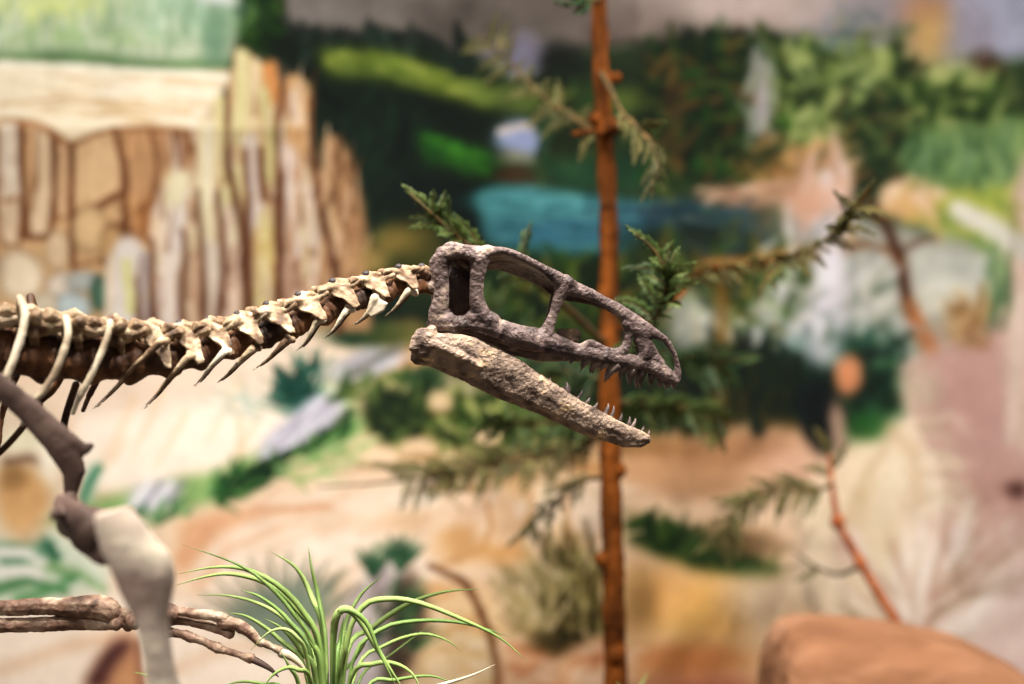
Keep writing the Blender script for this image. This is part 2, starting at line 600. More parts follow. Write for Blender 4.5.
# --- right hand trees
blob(710, 90, 70, 54, (42, 54, 36), 1, soft=.5, reg=FOREST)
blob(712, 150, 44, 30, (32, 60, 38), .9, soft=.6)
dabs([(650, 40), (770, 40), (770, 180), (660, 180)], 150, [(36, 52, 32), (56, 74, 40), (28, 42, 28), (70, 88, 46), (48, 84, 44)], 22, 11, 30, 60, .65, 10)
blob(760, 104, 14, 38, (136, 132, 130), .6, soft=.9)
blob(810, 80, 44, 22, (128, 140, 80), .9, soft=.6, reg=FOREST)
blob(870, 60, 44, 24, (118, 128, 84), .9, soft=.7)
blob(850, 96, 40, 30, (66, 82, 46), .8, soft=.7)
blob(880, 110, 36, 16, (126, 140, 74), .8, soft=.7)
blob(800, 118, 30, 16, (70, 110, 44), .8, soft=.7)
dabs([(780, 50), (920, 50), (910, 150), (790, 140)], 140, [(90, 108, 56), (128, 140, 84), (56, 72, 40), (144, 152, 96), (44, 58, 36)], 22, 10, 20, 60, .6, 11)
blob(860, 160, 30, 30, (44, 60, 44), .9, soft=.6, reg=FOREST)
blob(778, 168, 46, 20, (116, 98, 58), .9, soft=.7)
blob(735, 168, 14, 10, (168, 116, 64), .8, soft=.7)
blob(930, 60, 24, 46, (188, 170, 140), .8, soft=.8, reg=SKY)
blob(926, 12, 26, 26, (184, 132, 104), .8, soft=.9, reg=SKY)
blob(931, 36, 20, 26, (214, 176, 116), .9, soft=.9, reg=SKY)
blob(970, 40, 22, 40, (166, 158, 168), .7, soft=.8, reg=SKY)
blob(960, 90, 44, 30, (146, 156, 96), .9, soft=.6, reg=FOREST)
poly([(968, 62), (984, 48), (1000, 60), (1012, 96), (1012, 120), (1000, 96), (988, 74)], (84, 62, 50), 4, 3, .1, a=.9, reg=FOREST)
blob(960, 112, 50, 16, (70, 88, 50), .9, soft=.6, reg=FOREST)
blob(910, 108, 20, 18, (48, 62, 42), .9, soft=.6, reg=FOREST)
dabs([(900, 80), (1010, 80), (1010, 124), (900, 124)], 60, [(110, 124, 72), (60, 78, 46), (150, 158, 100)], 18, 9, 30, 60, .6, 12)
poly([(892, 128), (960, 124), (1030, 118), (1300, 110), (1300, 330), (1000, 330), (930, 236), (900, 196)], (112, 136, 84), 5, 5, .12, reg=MEADOW)
dabs([(900, 140), (1020, 130), (1020, 190), (900, 190)], 120, [(104, 134, 84), (140, 158, 100), (92, 118, 84), (120, 142, 98)], 20, 6, 88, 8, .6, 13)
poly([(930, 196), (980, 186), (1030, 180), (1030, 236), (960, 240), (930, 216)], (146, 152, 74), 5, 4, .12, reg=MEADOW)
stroke([(958, 212), (990, 226), (1030, 250)], (18, 24), (196, 190, 174), 1, .5, reg=LOG)
# canopy lights, twisting trunk
dabs([(760, 60), (900, 50), (900, 140), (780, 150)], 60, [(150, 158, 100), (44, 60, 38), (128, 142, 84)], 22, 10, 20, 60, .7, 51)
dabs([(850, 100), (905, 100), (900, 220), (850, 220)], 60, [(50, 66, 40), (70, 88, 52), (38, 52, 36)], 18, 8, 60, 60, .7, 52)
# --- peach shore & falls
blob(810, 205, 30, 26, (190, 150, 124), .95, soft=.6, reg=SAND)
blob(905, 200, 26, 18, (204, 158, 118), .95, soft=.6, reg=SAND)
poly([(752, 250), (800, 226), (850, 214), (900, 226), (960, 240), (1010, 268), (1010, 330), (960, 352), (900, 366), (850, 360), (780, 350), (740, 320)], (156, 154, 142), 6, 6, .10, reg=FALLS)
blob(790, 222, 24, 16, (176, 158, 150), .9, soft=.7)
blob(812, 232, 14, 24, (206, 196, 204), .95, soft=.6, reg=FALLS)
blob(770, 230, 36, 26, (96, 92, 70), .8, soft=.7, reg=FOREST)
blob(880, 290, 60, 34, (186, 184, 172), .8, soft=.7)
blob(955, 275, 44, 24, (176, 178, 168), .9, soft=.6)
blob(955, 300, 40, 14, (206, 200, 176), .9, soft=.7)
blob(1000, 290, 14, 40, (124, 146, 96), .9, soft=.6, reg=MEADOW)
blob(968, 322, 26, 22, (146, 112, 70), .8, soft=.8)
stroke([(820, 246), (830, 290), (826, 345)], (24, 34), (206, 196, 204), .95, .6, reg=FALLS)
blob(690, 300, 70, 60, (52, 66, 36), 1, soft=.4, reg=FOREST)
blob(680, 262, 60, 30, (56, 68, 44), .9, soft=.6, reg=FOREST)
blob(790, 276, 26, 26, (66, 82, 44), .95, soft=.6, reg=FOREST)
blob(700, 330, 36, 26, (172, 172, 158), .95, soft=.6, reg=FALLS)
blob(738, 322, 18, 26, (160, 154, 142), .9, soft=.7, reg=FALLS)
blob(786, 344, 40, 24, (150, 158, 158), .9, soft=.7, reg=FALLS)
stroke([(700, 262), (730, 268), (790, 262), (850, 236)], (20, 10), (168, 124, 66), .8, .7)
dabs([(640, 250), (760, 250), (760, 300), (640, 320)], 60, [(66, 84, 40), (40, 54, 34), (84, 92, 48), (110, 92, 44)], 20, 8, 30, 50, .6, 14)
dabs([(760, 260), (1000, 260), (990, 340), (770, 350)], 70, [(196, 194, 182), (150, 150, 140), (176, 180, 172), (206, 200, 180)], 22, 7, 40, 40, .5, 15)
stroke([(872, 200), (890, 235), (902, 262), (904, 300), (914, 328)], (9, 13), (84, 56, 42), .95, .5, 4)
stroke([(908, 306), (920, 330), (930, 348)], (14, 18), (170, 108, 66), .9, .6)
stroke([(842, 252), (866, 244), (888, 250), (902, 262)], 6, (120, 76, 46), .8, .6, 3)
stroke([(902, 250), (920, 240), (934, 238)], 6, (84, 60, 44), .7, .6)
# dark pool of foliage behind the snout
poly([(380, 250), (470, 250), (620, 262), (660, 300), (690, 360), (740, 350), (800, 360), (850, 340), (890, 350), (910, 400), (880, 440), (830, 452), (800, 430), (740, 424), (660, 446), (560, 440), (470, 400), (420, 360)], (40, 56, 36), 7, 8, .25, reg=FOREST)
blob(520, 300, 60, 40, (48, 76, 40), .8, soft=.8)
blob(430, 268, 40, 22, (92, 92, 48), .8, soft=.8)
blob(395, 240, 22, 14, (170, 140, 78), .7, soft=.9)
dabs([(470, 260), (640, 270), (690, 360), (640, 420), (500, 380)], 150, [(58, 82, 38), (84, 104, 50), (38, 54, 32), (104, 116, 58), (30, 44, 30), (120, 110, 56)], 24, 10, 60, 60, .7, 16)
dabs([(690, 350), (800, 360), (800, 430), (680, 440)], 90, [(28, 44, 36), (48, 56, 34), (20, 32, 28), (62, 64, 34)], 22, 12, 90, 40, .7, 17)
blob(720, 400, 10, 40, (120, 88, 40), .7, soft=.7)
blob(850, 350, 50, 24, (54, 88, 78), .9, soft=.7, reg=FOREST)
blob(818, 414, 18, 34, (22, 32, 32), 1, soft=.5, reg=FOREST)
blob(868, 390, 34, 44, (32, 52, 38), .95, soft=.5, reg=FOREST)
blob(850, 376, 14, 18, (186, 122, 84), 1, soft=.5)
blob(870, 425, 22, 16, (66, 116, 56), .9, soft=.6)
blob(888, 350, 22, 20, (128, 150, 130), .7, soft=.8)
dabs([(800, 335), (905, 335), (905, 440), (860, 450), (800, 440)], 150, [(30, 52, 42), (52, 92, 64), (20, 32, 32), (84, 122, 84), (48, 84, 78), (28, 44, 36)], 20, 8, 70, 50, .6, 18)
blob(834, 424, 10, 26, (160, 130, 110), .9, soft=.6)
# --- middle ground: tan with scrub
poly([(330, 372), (420, 366), (470, 400), (560, 440), (660, 440), (760, 424), (800, 440), (820, 520), (780, 600), (640, 700), (300, 700), (300, 450)], (218, 180, 146), 8, 8, .10, reg=SAND)
blob(720, 452, 80, 22, (150, 112, 80), .95, rot=-8, soft=.6)
blob(640, 446, 46, 12, (136, 100, 62), .8, soft=.7)
blob(790, 470, 34, 26, (196, 152, 126), .9, soft=.7)
blob(700, 482, 60, 18, (160, 122, 90), .8, soft=.7)
poly([(400, 366), (430, 372), (470, 396), (530, 410), (560, 440), (540, 462), (470, 470), (400, 452), (362, 426)], (98, 104, 58), 8, 8, .22, a=.9, reg=GRASS)
blob(424, 378, 20, 14, (66, 92, 58), 1, soft=.6)
blob(400, 412, 26, 20, (62, 78, 44), 1, soft=.6)
blob(384, 396, 16, 14, (150, 142, 142), .9, soft=.6)
blob(390, 424, 24, 18, (52, 66, 38), .9, soft=.7)
blob(462, 388, 24, 18, (172, 160, 124), .8, soft=.8)
dabs([(380, 380), (470, 390), (560, 430), (560, 465), (440, 470), (380, 440)], 110, [(116, 124, 62), (80, 92, 44), (60, 76, 40), (140, 140, 80), (96, 118, 64)], 20, 9, 10, 50, .6, 19)
for (x, y, rx, ry) in [(460, 468, 16, 9), (488, 435, 14, 9), (420, 452, 18, 10), (530, 470, 22, 12), (548, 484, 20, 14), (500, 480, 16, 10), (584, 456, 14, 9), (470, 482, 20, 8)]:
    blob(x, y, rx, ry, (214, 168, 126), .9, soft=.6)
dabs([(420, 470), (580, 450), (600, 480), (440, 500)], 40, [(130, 108, 62), (104, 92, 50), (172, 130, 86)], 24, 5, 10, 30, .6, 20)
blob(460, 486, 16, 12, (96, 90, 48), .8, soft=.7)
# --- pale sand slopes (left)
poly([(80, 400), (130, 376), (200, 372), (270, 360), (330, 352), (340, 380), (280, 440), (240, 480), (180, 500), (100, 490), (70, 470)], (246, 220, 194), 6, 6, .05, reg=SAND)
poly([(60, 320), (160, 330), (300, 330), (400, 330), (420, 380), (330, 400), (200, 400), (60, 420)], (226, 196, 170), 8, 6, .06, reg=SAND)
blob(410, 350, 22, 26, (200, 146, 104), .9, soft=.7)
for (x, y, l) in [(120, 430, 60), (150, 420, 66), (172, 440, 56), (225, 410, 60), (246, 440, 50), (110, 460, 40)]:
    stroke([(x + 14, y - l * .5), (x, y), (x - 18, y + l * .5)], (7, 4), (232, 192, 152), .7, .8)
stroke([(226, 395), (240, 420), (242, 460)], (8, 5), (222, 176, 134), .6, .8)
poly([(160, 520), (240, 492), (330, 474), (420, 478), (480, 520), (470, 580), (430, 640), (320, 600), (200, 600), (160, 590)], (234, 196, 160), 6, 6, .06, reg=SAND)
poly([(180, 522), (240, 506), (310, 500), (290, 520), (230, 545), (196, 590), (176, 580)], (214, 156, 116), 6, 5, .06, a=.8)
stroke([(200, 560), (260, 536), (340, 520)], (10, 16), (232, 188, 150), .7, .8)
blob(420, 530, 50, 30, (222, 176, 136), .7, soft=.8)
poly([(-60, 596), (100, 590), (160, 600), (280, 610), (300, 700), (-260, 700), (-260, 596)], (250, 220, 192), 6, 6, .05, reg=SAND)
stroke([(0, 670), (60, 650), (130, 630)], 14, (224, 178, 142), .7, .8)
stroke([(150, 680), (220, 650), (290, 640)], 14, (232, 190, 156), .7, .8)
# left column of lower greenery
poly([(-260, 520), (0, 524), (40, 520), (80, 540), (110, 566), (104, 590), (40, 606), (-260, 606)], (206, 214, 186), 6, 6, .08, reg=GRASS)
for (p, c) in [([(0, 548), (30, 540), (60, 556)], (74, 124, 96)), ([(5, 560), (40, 556), (72, 580)], (90, 136, 102)), ([(-5, 590), (30, 580), (66, 592)], (80, 130, 84)), ([(30, 530), (50, 544), (56, 566)], (60, 108, 84)), ([(50, 566), (80, 574), (104, 590)], (136, 166, 118)), ([(20, 600), (50, 590), (76, 576)], (96, 146, 96))]:
    stroke(p, (13, 7), c, .9, .6)
for p in [[(0, 552), (24, 552), (44, 562)], [(0, 572), (24, 570), (40, 576)]]:
    stroke(p, (10, 6), (246, 236, 220), .9, .6)
# rock balls by the cliff foot, left edge
poly([(-260, 380), (10, 390), (50, 400), (62, 440), (60, 500), (40, 540), (-260, 540)], (214, 190, 160), 6, 6, .08, reg=SAND)
blob(22, 500, 28, 34, (206, 160, 110), 1, soft=.4)
blob(14, 478, 16, 14, (150, 116, 76), .9, soft=.6)
stroke([(6, 462), (30, 458), (50, 466)], 8, (112, 88, 72), .8, .7)
blob(48, 456, 10, 20, (240, 222, 192), .9, soft=.6)
blob(24, 440, 22, 10, (232, 220, 180), .9, soft=.6)
# --- grass band with logs across the slope
poly([(40, 520), (90, 500), (150, 486), (210, 470), (260, 452), (330, 410), (350, 400), (366, 430), (330, 452), (270, 478), (216, 500), (160, 520), (110, 530)], (130, 158, 100), 6, 6, .14, reg=GRASS)
blob(304, 398, 17, 15, (46, 84, 74), 1, soft=.7, wob=10, reg=GRASS)
for q in range(36):
    t = math.radians(20 + q * 4.2)
    L = 22 + 20 * ((q * 7) % 5) / 5
    stroke([(302, 412), (302 + math.cos(t) * L * .6, 412 - math.sin(t) * L * .55), (302 + math.cos(t) * L * 1.1, 412 - math.sin(t) * L)], (8, 2), [(38, 78, 68), (58, 104, 88), (30, 62, 56), (120, 150, 132)][q % 4], .8, .6)
dabs([(268, 390), (318, 360), (322, 400), (290, 416)], 60, [(40, 84, 74), (60, 108, 92), (30, 66, 58)], 26, 5, 110, 40, .7, 21)
dabs([(220, 400), (270, 390), (280, 420), (240, 420)], 18, [(150, 172, 156), (176, 190, 172)], 30, 4, 150, 25, .5, 22)
poly([(262, 446), (284, 424), (312, 400), (336, 396), (346, 408), (330, 424), (300, 444), (276, 458)], (184, 178, 190), 4, 4, .10, reg=LOG)
stroke([(276, 452), (310, 430), (342, 412)], 5, (120, 112, 120), .7, .7)
dabs([(270, 440), (335, 402), (340, 410), (280, 450)], 24, [(206, 200, 212), (156, 148, 158), (190, 184, 196)], 22, 4, 35, 10, .6, 23)
blob(236, 486, 26, 12, (58, 100, 62), 1, rot=-15, soft=.5)
dabs([(210, 480), (330, 440), (350, 430), (340, 450), (220, 500)], 70, [(84, 126, 74), (56, 98, 60), (120, 152, 92), (40, 78, 50)], 14, 5, 70, 30, .7, 24)
poly([(128, 510), (134, 486), (158, 480), (180, 484), (178, 500), (150, 518)], (196, 190, 196), 4, 3, .1, reg=LOG)
for k in range(4):
    stroke([(132 + k * 12, 508 - k * 2), (148 + k * 12, 482)], 3, (120, 118, 128) if k % 2 else (232, 228, 230), .8, .6)
dabs([(126, 515), (180, 500), (190, 515), (140, 530)], 30, [(84, 126, 84), (120, 154, 104), (60, 100, 66)], 12, 5, 70, 30, .7, 25)
blob(88, 486, 10, 22, (120, 170, 140), .8, rot=20, soft=.6)
stroke([(78, 510), (86, 490), (98, 468)], (4, 8), (58, 120, 92), .9, .6)
blob(350, 368, 30, 12, (150, 146, 146), 1, rot=-20, soft=.5, reg=LOG)
blob(376, 356, 20, 10, (170, 166, 168), .9, rot=-15, soft=.6)
blob(372, 378, 28, 10, (90, 110, 62), .9, rot=-8, soft=.6, reg=GRASS)
blob(366, 335, 40, 12, (52, 78, 56), 1, soft=.6, reg=GRASS)
blob(400, 336, 30, 14, (96, 100, 56), .8, soft=.7)
blob(340, 404, 18, 30, (168, 190, 130), .7, soft=.8)
# rocks and shrub behind the grass plant
blob(282, 590, 34, 42, (178, 168, 148), .6, soft=.9, wob=16)
for q in range(44):
    t = math.radians(50 + q * 2.4)
    L = 50 + 40 * ((q * 7) % 5) / 5
    stroke([(290, 640), (290 + math.cos(t) * L * .6, 640 - math.sin(t) * L * .6), (290 + math.cos(t) * L * 1.1, 640 - math.sin(t) * L * 1.05)], (7, 2), [(112, 126, 108), (150, 156, 134), (90, 104, 92), (188, 182, 160)][q % 4], .65, .6)
dabs([(250, 556), (300, 546), (316, 620), (256, 620)], 50, [(120, 130, 110), (176, 180, 160), (140, 152, 124)], 22, 5, 60, 30, .6, 26)
poly([(330, 640), (350, 600), (376, 572), (404, 560), (424, 590), (424, 640), (400, 700), (330, 700)], (172, 156, 152), 6, 5, .12, reg=LOG)
poly([(392, 570), (412, 566), (426, 600), (424, 640), (404, 690), (384, 700), (390, 640)], (92, 76, 66), 6, 5, .12, a=.9)  # rock's shadow side, painted into the mural
blob(402, 548, 16, 16, (74, 110, 80), .9, soft=.6, reg=GRASS)
dabs([(374, 540), (420, 530), (430, 570), (380, 570)], 26, [(70, 104, 76), (100, 128, 92), (60, 86, 66)], 18, 6, 70, 40, .7, 27)
blob(424, 556, 6, 6, (84, 112, 62), .9, soft=.6)
blob(366, 664, 26, 30, (64, 110, 78), .9, soft=.6)
# cracks and stones centre bottom
poly([(424, 590), (470, 576), (500, 600), (500, 660), (440, 690), (400, 690)], (214, 172, 128), 6, 5, .08)
stroke([(446, 574), (468, 584), (478, 606), (486, 634)], (6, 10), (110, 72, 42), .95, .6, 4)
stroke([(486, 634), (494, 660), (496, 690)], (9, 6), (140, 96, 58), .8, .6)
blob(462, 650, 30, 26, (196, 154, 104), .8, soft=.7)
blob(540, 510, 30, 50, (226, 184, 142), .8, soft=.7)
stroke([(526, 480), (530, 520), (522, 540)], 5, (150, 112, 66), .7, .7)
stroke([(480, 540), (520, 552), (560, 548)], 8, (200, 146, 96), .7, .8)
blob(585, 500, 22, 30, (224, 184, 148), .8, soft=.7)
# dry scrub by the trunk
poly([(520, 570), (560, 556), (590, 566), (604, 600), (600, 640), (560, 652), (524, 640)], (140, 122, 76), 8, 8, .18, a=.95, reg=GRASS)
dabs([(540, 560), (600, 560), (606, 650), (550, 650)], 110, [(84, 74, 40), (104, 92, 54), (160, 146, 98), (60, 54, 32), (128, 116, 68)], 30, 4, 95, 18, .7, 28)
dabs([(500, 580), (560, 566), (560, 640), (510, 640)], 60, [(176, 158, 112), (150, 132, 84), (196, 172, 132)], 30, 4, 110, 20, .6, 29)
blob(556, 640, 26, 12, (70, 62, 36), .9, soft=.6)
poly([(500, 650), (560, 640), (620, 650), (620, 700), (490, 700)], (214, 156, 110), 6, 5, .10)
stroke([(500, 668), (540, 676), (580, 690)], 6, (160, 108, 70), .7, .7)
blob(590, 672, 22, 12, (190, 120, 72), .7, soft=.7)
# right of the trunk
poly([(618, 512), (650, 514), (700, 536), (760, 556), (790, 570), (760, 586), (700, 576), (640, 550), (618, 536)], (62, 80, 42), 6, 5, .2, reg=GRASS)
dabs([(620, 514), (690, 530), (780, 566), (750, 582), (640, 548)], 90, [(48, 72, 40), (80, 100, 52), (36, 56, 34), (60, 90, 48)], 18, 6, 60, 30, .7, 30)
blob(740, 540, 40, 16, (120, 98, 70), .9, rot=12, soft=.6)
poly([(626, 552), (700, 580), (790, 590), (830, 610), (780, 700), (620, 700)], (216, 176, 134), 7, 6, .07)
blob(700, 610, 46, 34, (222, 164, 92), .95, soft=.6)
blob(668, 590, 20, 26, (216, 160, 100), .8, soft=.7)
blob(640, 600, 20, 34, (140, 108, 62), .8, soft=.8)
blob(690, 660, 60, 18, (186, 120, 72), .9, soft=.7)
blob(700, 690, 70, 16, (160, 100, 78), .9, soft=.7)
blob(770, 600, 40, 26, (226, 192, 156), .8, soft=.7)
# cream dune, and pink haze painted into the mural as a bank
poly([(800, 500), (824, 470), (850, 436), (890, 424), (930, 410), (960, 470), (980, 560), (960, 660), (860, 640), (800, 590)], (228, 200, 164), 8, 7, .05, reg=SAND)
blob(880, 480, 30, 46, (232, 208, 172), .9, soft=.7)
blob(862, 500, 10, 40, (204, 178, 140), .7, rot=16, soft=.8)
blob(900, 560, 46, 30, (238, 212, 170), .9, soft=.7)
blob(846, 548, 14, 18, (224, 182, 166), .8, soft=.8)
poly([(904, 368), (950, 346), (1000, 316), (1030, 300), (1300, 240), (1300, 700), (1010, 700), (960, 600), (940, 540), (946, 480), (918, 430)], (206, 168, 156), 7, 5, .06, reg=HAZE_BANK)
blob(980, 400, 50, 60, (202, 160, 150), .9, soft=.7)
blob(920, 390, 18, 20, (206, 184, 160), .9, soft=.7)
blob(985, 520, 60, 50, (196, 152, 138), .7, soft=.8)
blob(1018, 490, 14, 10, (96, 66, 60), .9, soft=.7)
blob(1000, 600, 80, 70, (234, 202, 188), .9, soft=.8)
poly([(1014, 190), (1030, 150), (1300, 100), (1300, 700), (1010, 440), (1000, 330)], (222, 190, 172), 5, 3, .06, reg=HAZE_BANK)
stroke([(1020, 300), (1014, 380), (1010, 440)], (14, 6), (236, 210, 192), .8, .7)
stroke([(1016, 200), (1010, 270), (1002, 330)], 6, (200, 160, 142), .6, .7)
# feathery dried palm brush marks
r_ = random.Random(77)
for k in range(60):
    cx, cy = r_.choice([(905, 640), (915, 655), (930, 610)])
    t = math.radians(r_.uniform(15, 85))
    L = r_.uniform(60, 150)
    x0, y0 = cx + r_.uniform(-10, 40), cy + r_.uniform(-60, 10)
    c = r_.choice([(242, 218, 202), (236, 208, 192), (246, 226, 210), (204, 166, 150), (178, 156, 130)])
    x1, y1 = x0 + math.cos(t) * L * .6, y0 - math.sin(t) * L * .8
    stroke([(x1, y1), ((x0 + x1) / 2 + 4, (y0 + y1) / 2), (x0, y0)], (4, 8), c, .7, .6)
for k in range(34):
    x0, y0 = r_.uniform(898, 930), r_.uniform(420, 520)
    stroke([(x0, y0), (x0 + 24, y0 + r_.uniform(-10, 6)), (x0 + 46, y0 + r_.uniform(-6, 16))], (6, 2), r_.choice([(244, 220, 188), (236, 208, 176), (196, 176, 146)]), .6, .6)
# --- meadow over the cliff
poly([(-260, -260), (226, -260), (232, 0), (236, 40), (226, 72), (150, 72), (60, 70), (-260, 70)], (178, 188, 160), 4, 3, .10, reg=MEADOW)
blob(50, 8, 70, 16, (196, 208, 128), .9, soft=.8)
blob(180, 12, 60, 22, (148, 180, 152), .8, soft=.8)
blob(60, 36, 90, 12, (156, 184, 128), .8, soft=.8)
blob(218, 0, 16, 8, (214, 214, 214), .9, soft=.7)
dabs([(-40, 10), (226, 10), (226, 60), (-40, 58)], 150, [(146, 166, 136), (182, 194, 162), (130, 152, 124), (198, 208, 178)], 16, 6, 90, 10, .5, 31)
stroke([(-260, 62), (0, 60), (80, 58), (150, 66), (226, 66)], 15, (100, 128, 88), .9, .7)
blob(216, 40, 14, 28, (98, 128, 104), .8, soft=.7)
# --- cliff
poly([(-260, 118), (0, 112), (200, 126), (206, 180), (206, 330), (60, 340), (-260, 340)], (206, 168, 124), 3, 3, .08, reg=CLIFF)
r_ = random.Random(5)
for (pts, c) in [
        ([(-60, 118), (-6, 118), (-4, 200), (-8, 290), (-60, 290)], (214, 184, 150)), ([(-2, 116), (18, 118), (20, 196), (0, 200)], (228, 208, 184)), ([(-2, 202), (20, 198), (20, 246), (2, 244)], (222, 192, 160)),
        ([(23, 122), (36, 126), (34, 180), (26, 230), (22, 180)], (206, 164, 122)), ([(36, 126), (51, 134), (52, 186), (50, 234), (30, 236), (28, 214), (36, 180)], (220, 190, 156)),
        ([(55, 138), (68, 144), (70, 214), (58, 220), (54, 196)], (208, 170, 132)), ([(72, 146), (92, 132), (112, 128), (122, 160), (120, 190), (92, 204), (74, 214)], (214, 178, 136)),
        ([(96, 206), (118, 196), (124, 214), (120, 230), (100, 262), (76, 268), (74, 222)], (202, 164, 122)), ([(126, 132), (150, 128), (156, 160), (150, 200), (128, 214), (126, 172)], (190, 148, 108)),
        ([(152, 130), (172, 132), (176, 170), (170, 200), (154, 204), (158, 164)], (176, 134, 98)), ([(174, 132), (194, 136), (196, 190), (176, 196)], (164, 122, 88)), ([(128, 218), (150, 206), (166, 210), (150, 240), (130, 236)], (180, 136, 94))]:
    poly(pts, c, 2, 3, .08)
    stroke(pts + [pts[0]], 3.4, (134, 92, 62), .8, .7, 3)
    dabs(pts, 8, [tuple(min(255, int(q * 1.1)) for q in c), tuple(int(q * .86) for q in c)], 26, 5, 88, 8, .5, int(pts[0][0]) + 300)
for pts in [[(20, 118), (22, 180), (24, 236)], [(52, 132), (54, 200), (52, 240)], [(70, 142), (72, 210), (73, 270)], [(116, 130), (124, 170), (126, 226), (122, 250)], [(74, 214), (100, 204), (124, 192)], [(24, 234), (52, 238)], [(104, 264), (122, 236), (130, 232)], [(102, 236), (112, 224), (126, 226)]]:
    stroke(pts, (6, 5), (126, 84, 56), .85, .6, 3)
blob(150, 220, 12, 22, (150, 96, 54), .6, soft=.8)
for (x, y, rx, ry, c) in [(20, 275, 24, 26, (232, 208, 176)), (-30, 280, 30, 30, (220, 190, 150)), (58, 250, 12, 20, (220, 190, 154)), (62, 286, 16, 14, (214, 196, 176)), (90, 228, 16, 26, (210, 176, 132)), (112, 246, 12, 22, (186, 150, 106)), (86, 282, 20, 10, (170, 172, 164)), (72, 308, 20, 16, (178, 190, 188)), (100, 294, 10, 18, (92, 120, 100)), (44, 306, 14, 14, (206, 190, 164))]:
    blob(x, y, rx, ry, tuple(int(q * .66) for q in c), .8, soft=.35, wob=3)
    blob(x, y, rx * .88, ry * .88, c, 1, soft=.3, wob=3)
poly([(-260, 66), (0, 62), (60, 66), (130, 70), (190, 70), (232, 72), (220, 100), (196, 130), (150, 124), (110, 128), (88, 134), (70, 142), (52, 128), (30, 122), (-260, 120)], (238, 216, 180), 3, 3, .05, reg=CLIFF)
dabs([(0, 72), (220, 76), (190, 120), (90, 124), (10, 116)], 60, [(240, 222, 190), (216, 188, 148), (196, 164, 124), (244, 230, 204)], 60, 4, -3, 6, .6, 32)
stroke([(0, 104), (60, 98), (120, 106), (190, 112)], 4, (190, 152, 112), .6, .7)
stroke([(0, 119), (36, 122), (52, 130), (70, 144), (90, 136), (112, 130), (150, 127), (196, 132)], 4.5, (140, 96, 64), .7, .7)
stroke([(0, 64), (100, 68), (200, 74), (228, 78)], 5, (250, 240, 214), .8, .6)
# pillars
for pts, c in [([(318, 240), (322, 160), (326, 130), (344, 140), (358, 170), (368, 220), (372, 330), (318, 330)], (172, 134, 98)),
               ([(278, 320), (278, 120), (284, 76), (300, 74), (312, 96), (314, 180), (322, 320)], (186, 144, 104)),
               ([(228, 340), (230, 90), (236, 46), (250, 52), (262, 60), (276, 62), (284, 110), (286, 340)], (192, 160, 116)),
               ([(192, 340), (194, 180), (200, 126), (216, 104), (228, 92), (240, 130), (244, 340)], (206, 180, 140)),
               ([(148, 340), (150, 236), (156, 206), (166, 178), (180, 170), (194, 184), (200, 230), (204, 340)], (214, 190, 160)),
               ([(104, 330), (108, 262), (116, 244), (128, 238), (140, 246), (150, 262), (156, 340)], (206, 192, 176))]:
    poly(pts, c, 3, 4, .08, reg=CLIFF)
for (pts, wd, c) in [
        ([(242, 52), (244, 90), (238, 140)], (10, 14), (212, 202, 146)), ([(270, 66), (276, 100)], (14, 10), (196, 132, 78)),
        ([(256, 62), (254, 110), (250, 170)], (8, 14), (214, 190, 150)), ([(264, 90), (270, 130), (268, 180)], 9, (192, 182, 130)),
        ([(250, 140), (252, 190), (256, 220)], (12, 16), (206, 190, 178)), ([(222, 100), (224, 150), (230, 200)], (12, 10), (214, 202, 142)),
        ([(208, 130), (206, 180), (204, 240)], (16, 18), (230, 216, 176)), ([(236, 170), (234, 220), (230, 250)], 12, (218, 210, 152)),
        ([(230, 210), (232, 270), (228, 320)], (14, 18), (214, 186, 166)), ([(210, 250), (212, 330)], 18, (210, 194, 178)),
        ([(178, 180), (174, 214)], 26, (232, 218, 176)), ([(176, 215), (170, 280), (168, 330)], (20, 22), (224, 206, 192)),
        ([(156, 212), (154, 250)], 10, (226, 196, 166)), ([(190, 200), (194, 260), (196, 330)], 7, (204, 170, 140)),
        ([(128, 248), (124, 290), (122, 330)], (22, 26), (226, 214, 204)), ([(126, 262), (130, 310)], 9, (220, 214, 140)),
        ([(144, 256), (148, 300), (148, 330)], 9, (176, 164, 160)), ([(112, 262), (108, 320)], 7, (230, 206, 178)),
        ([(288, 150), (288, 220)], 14, (224, 200, 190)), ([(300, 90), (300, 140)], 22, (206, 164, 116)), ([(300, 200), (296, 260), (300, 310)], 22, (206, 172, 142)),
        ([(266, 220), (262, 300)], 16, (196, 176, 116)), ([(290, 260), (290, 320)], 14, (214, 184, 160)), ([(340, 160), (346, 230)], 20, (184, 144, 106)), ([(320, 180), (334, 250)], 18, (212, 178, 140))]:
    stroke(pts, wd, c, .9, .5, 3)
dabs([(316, 140), (350, 150), (372, 320), (318, 320)], 50, [(150, 112, 80), (196, 158, 120), (120, 88, 62), (210, 178, 146)], 34, 5, 86, 8, .6, 34)
dabs([(282, 84), (312, 90), (320, 320), (280, 320)], 60, [(150, 112, 84), (206, 180, 156), (124, 92, 70), (222, 204, 188)], 34, 5, 88, 6, .6, 35)
dabs([(200, 120), (310, 90), (320, 320), (120, 330), (150, 210)], 80, [(228, 214, 196), (140, 100, 76), (206, 184, 156), (128, 92, 70), (222, 214, 170), (200, 190, 186)], 34, 5, 88, 6, .6, 33)
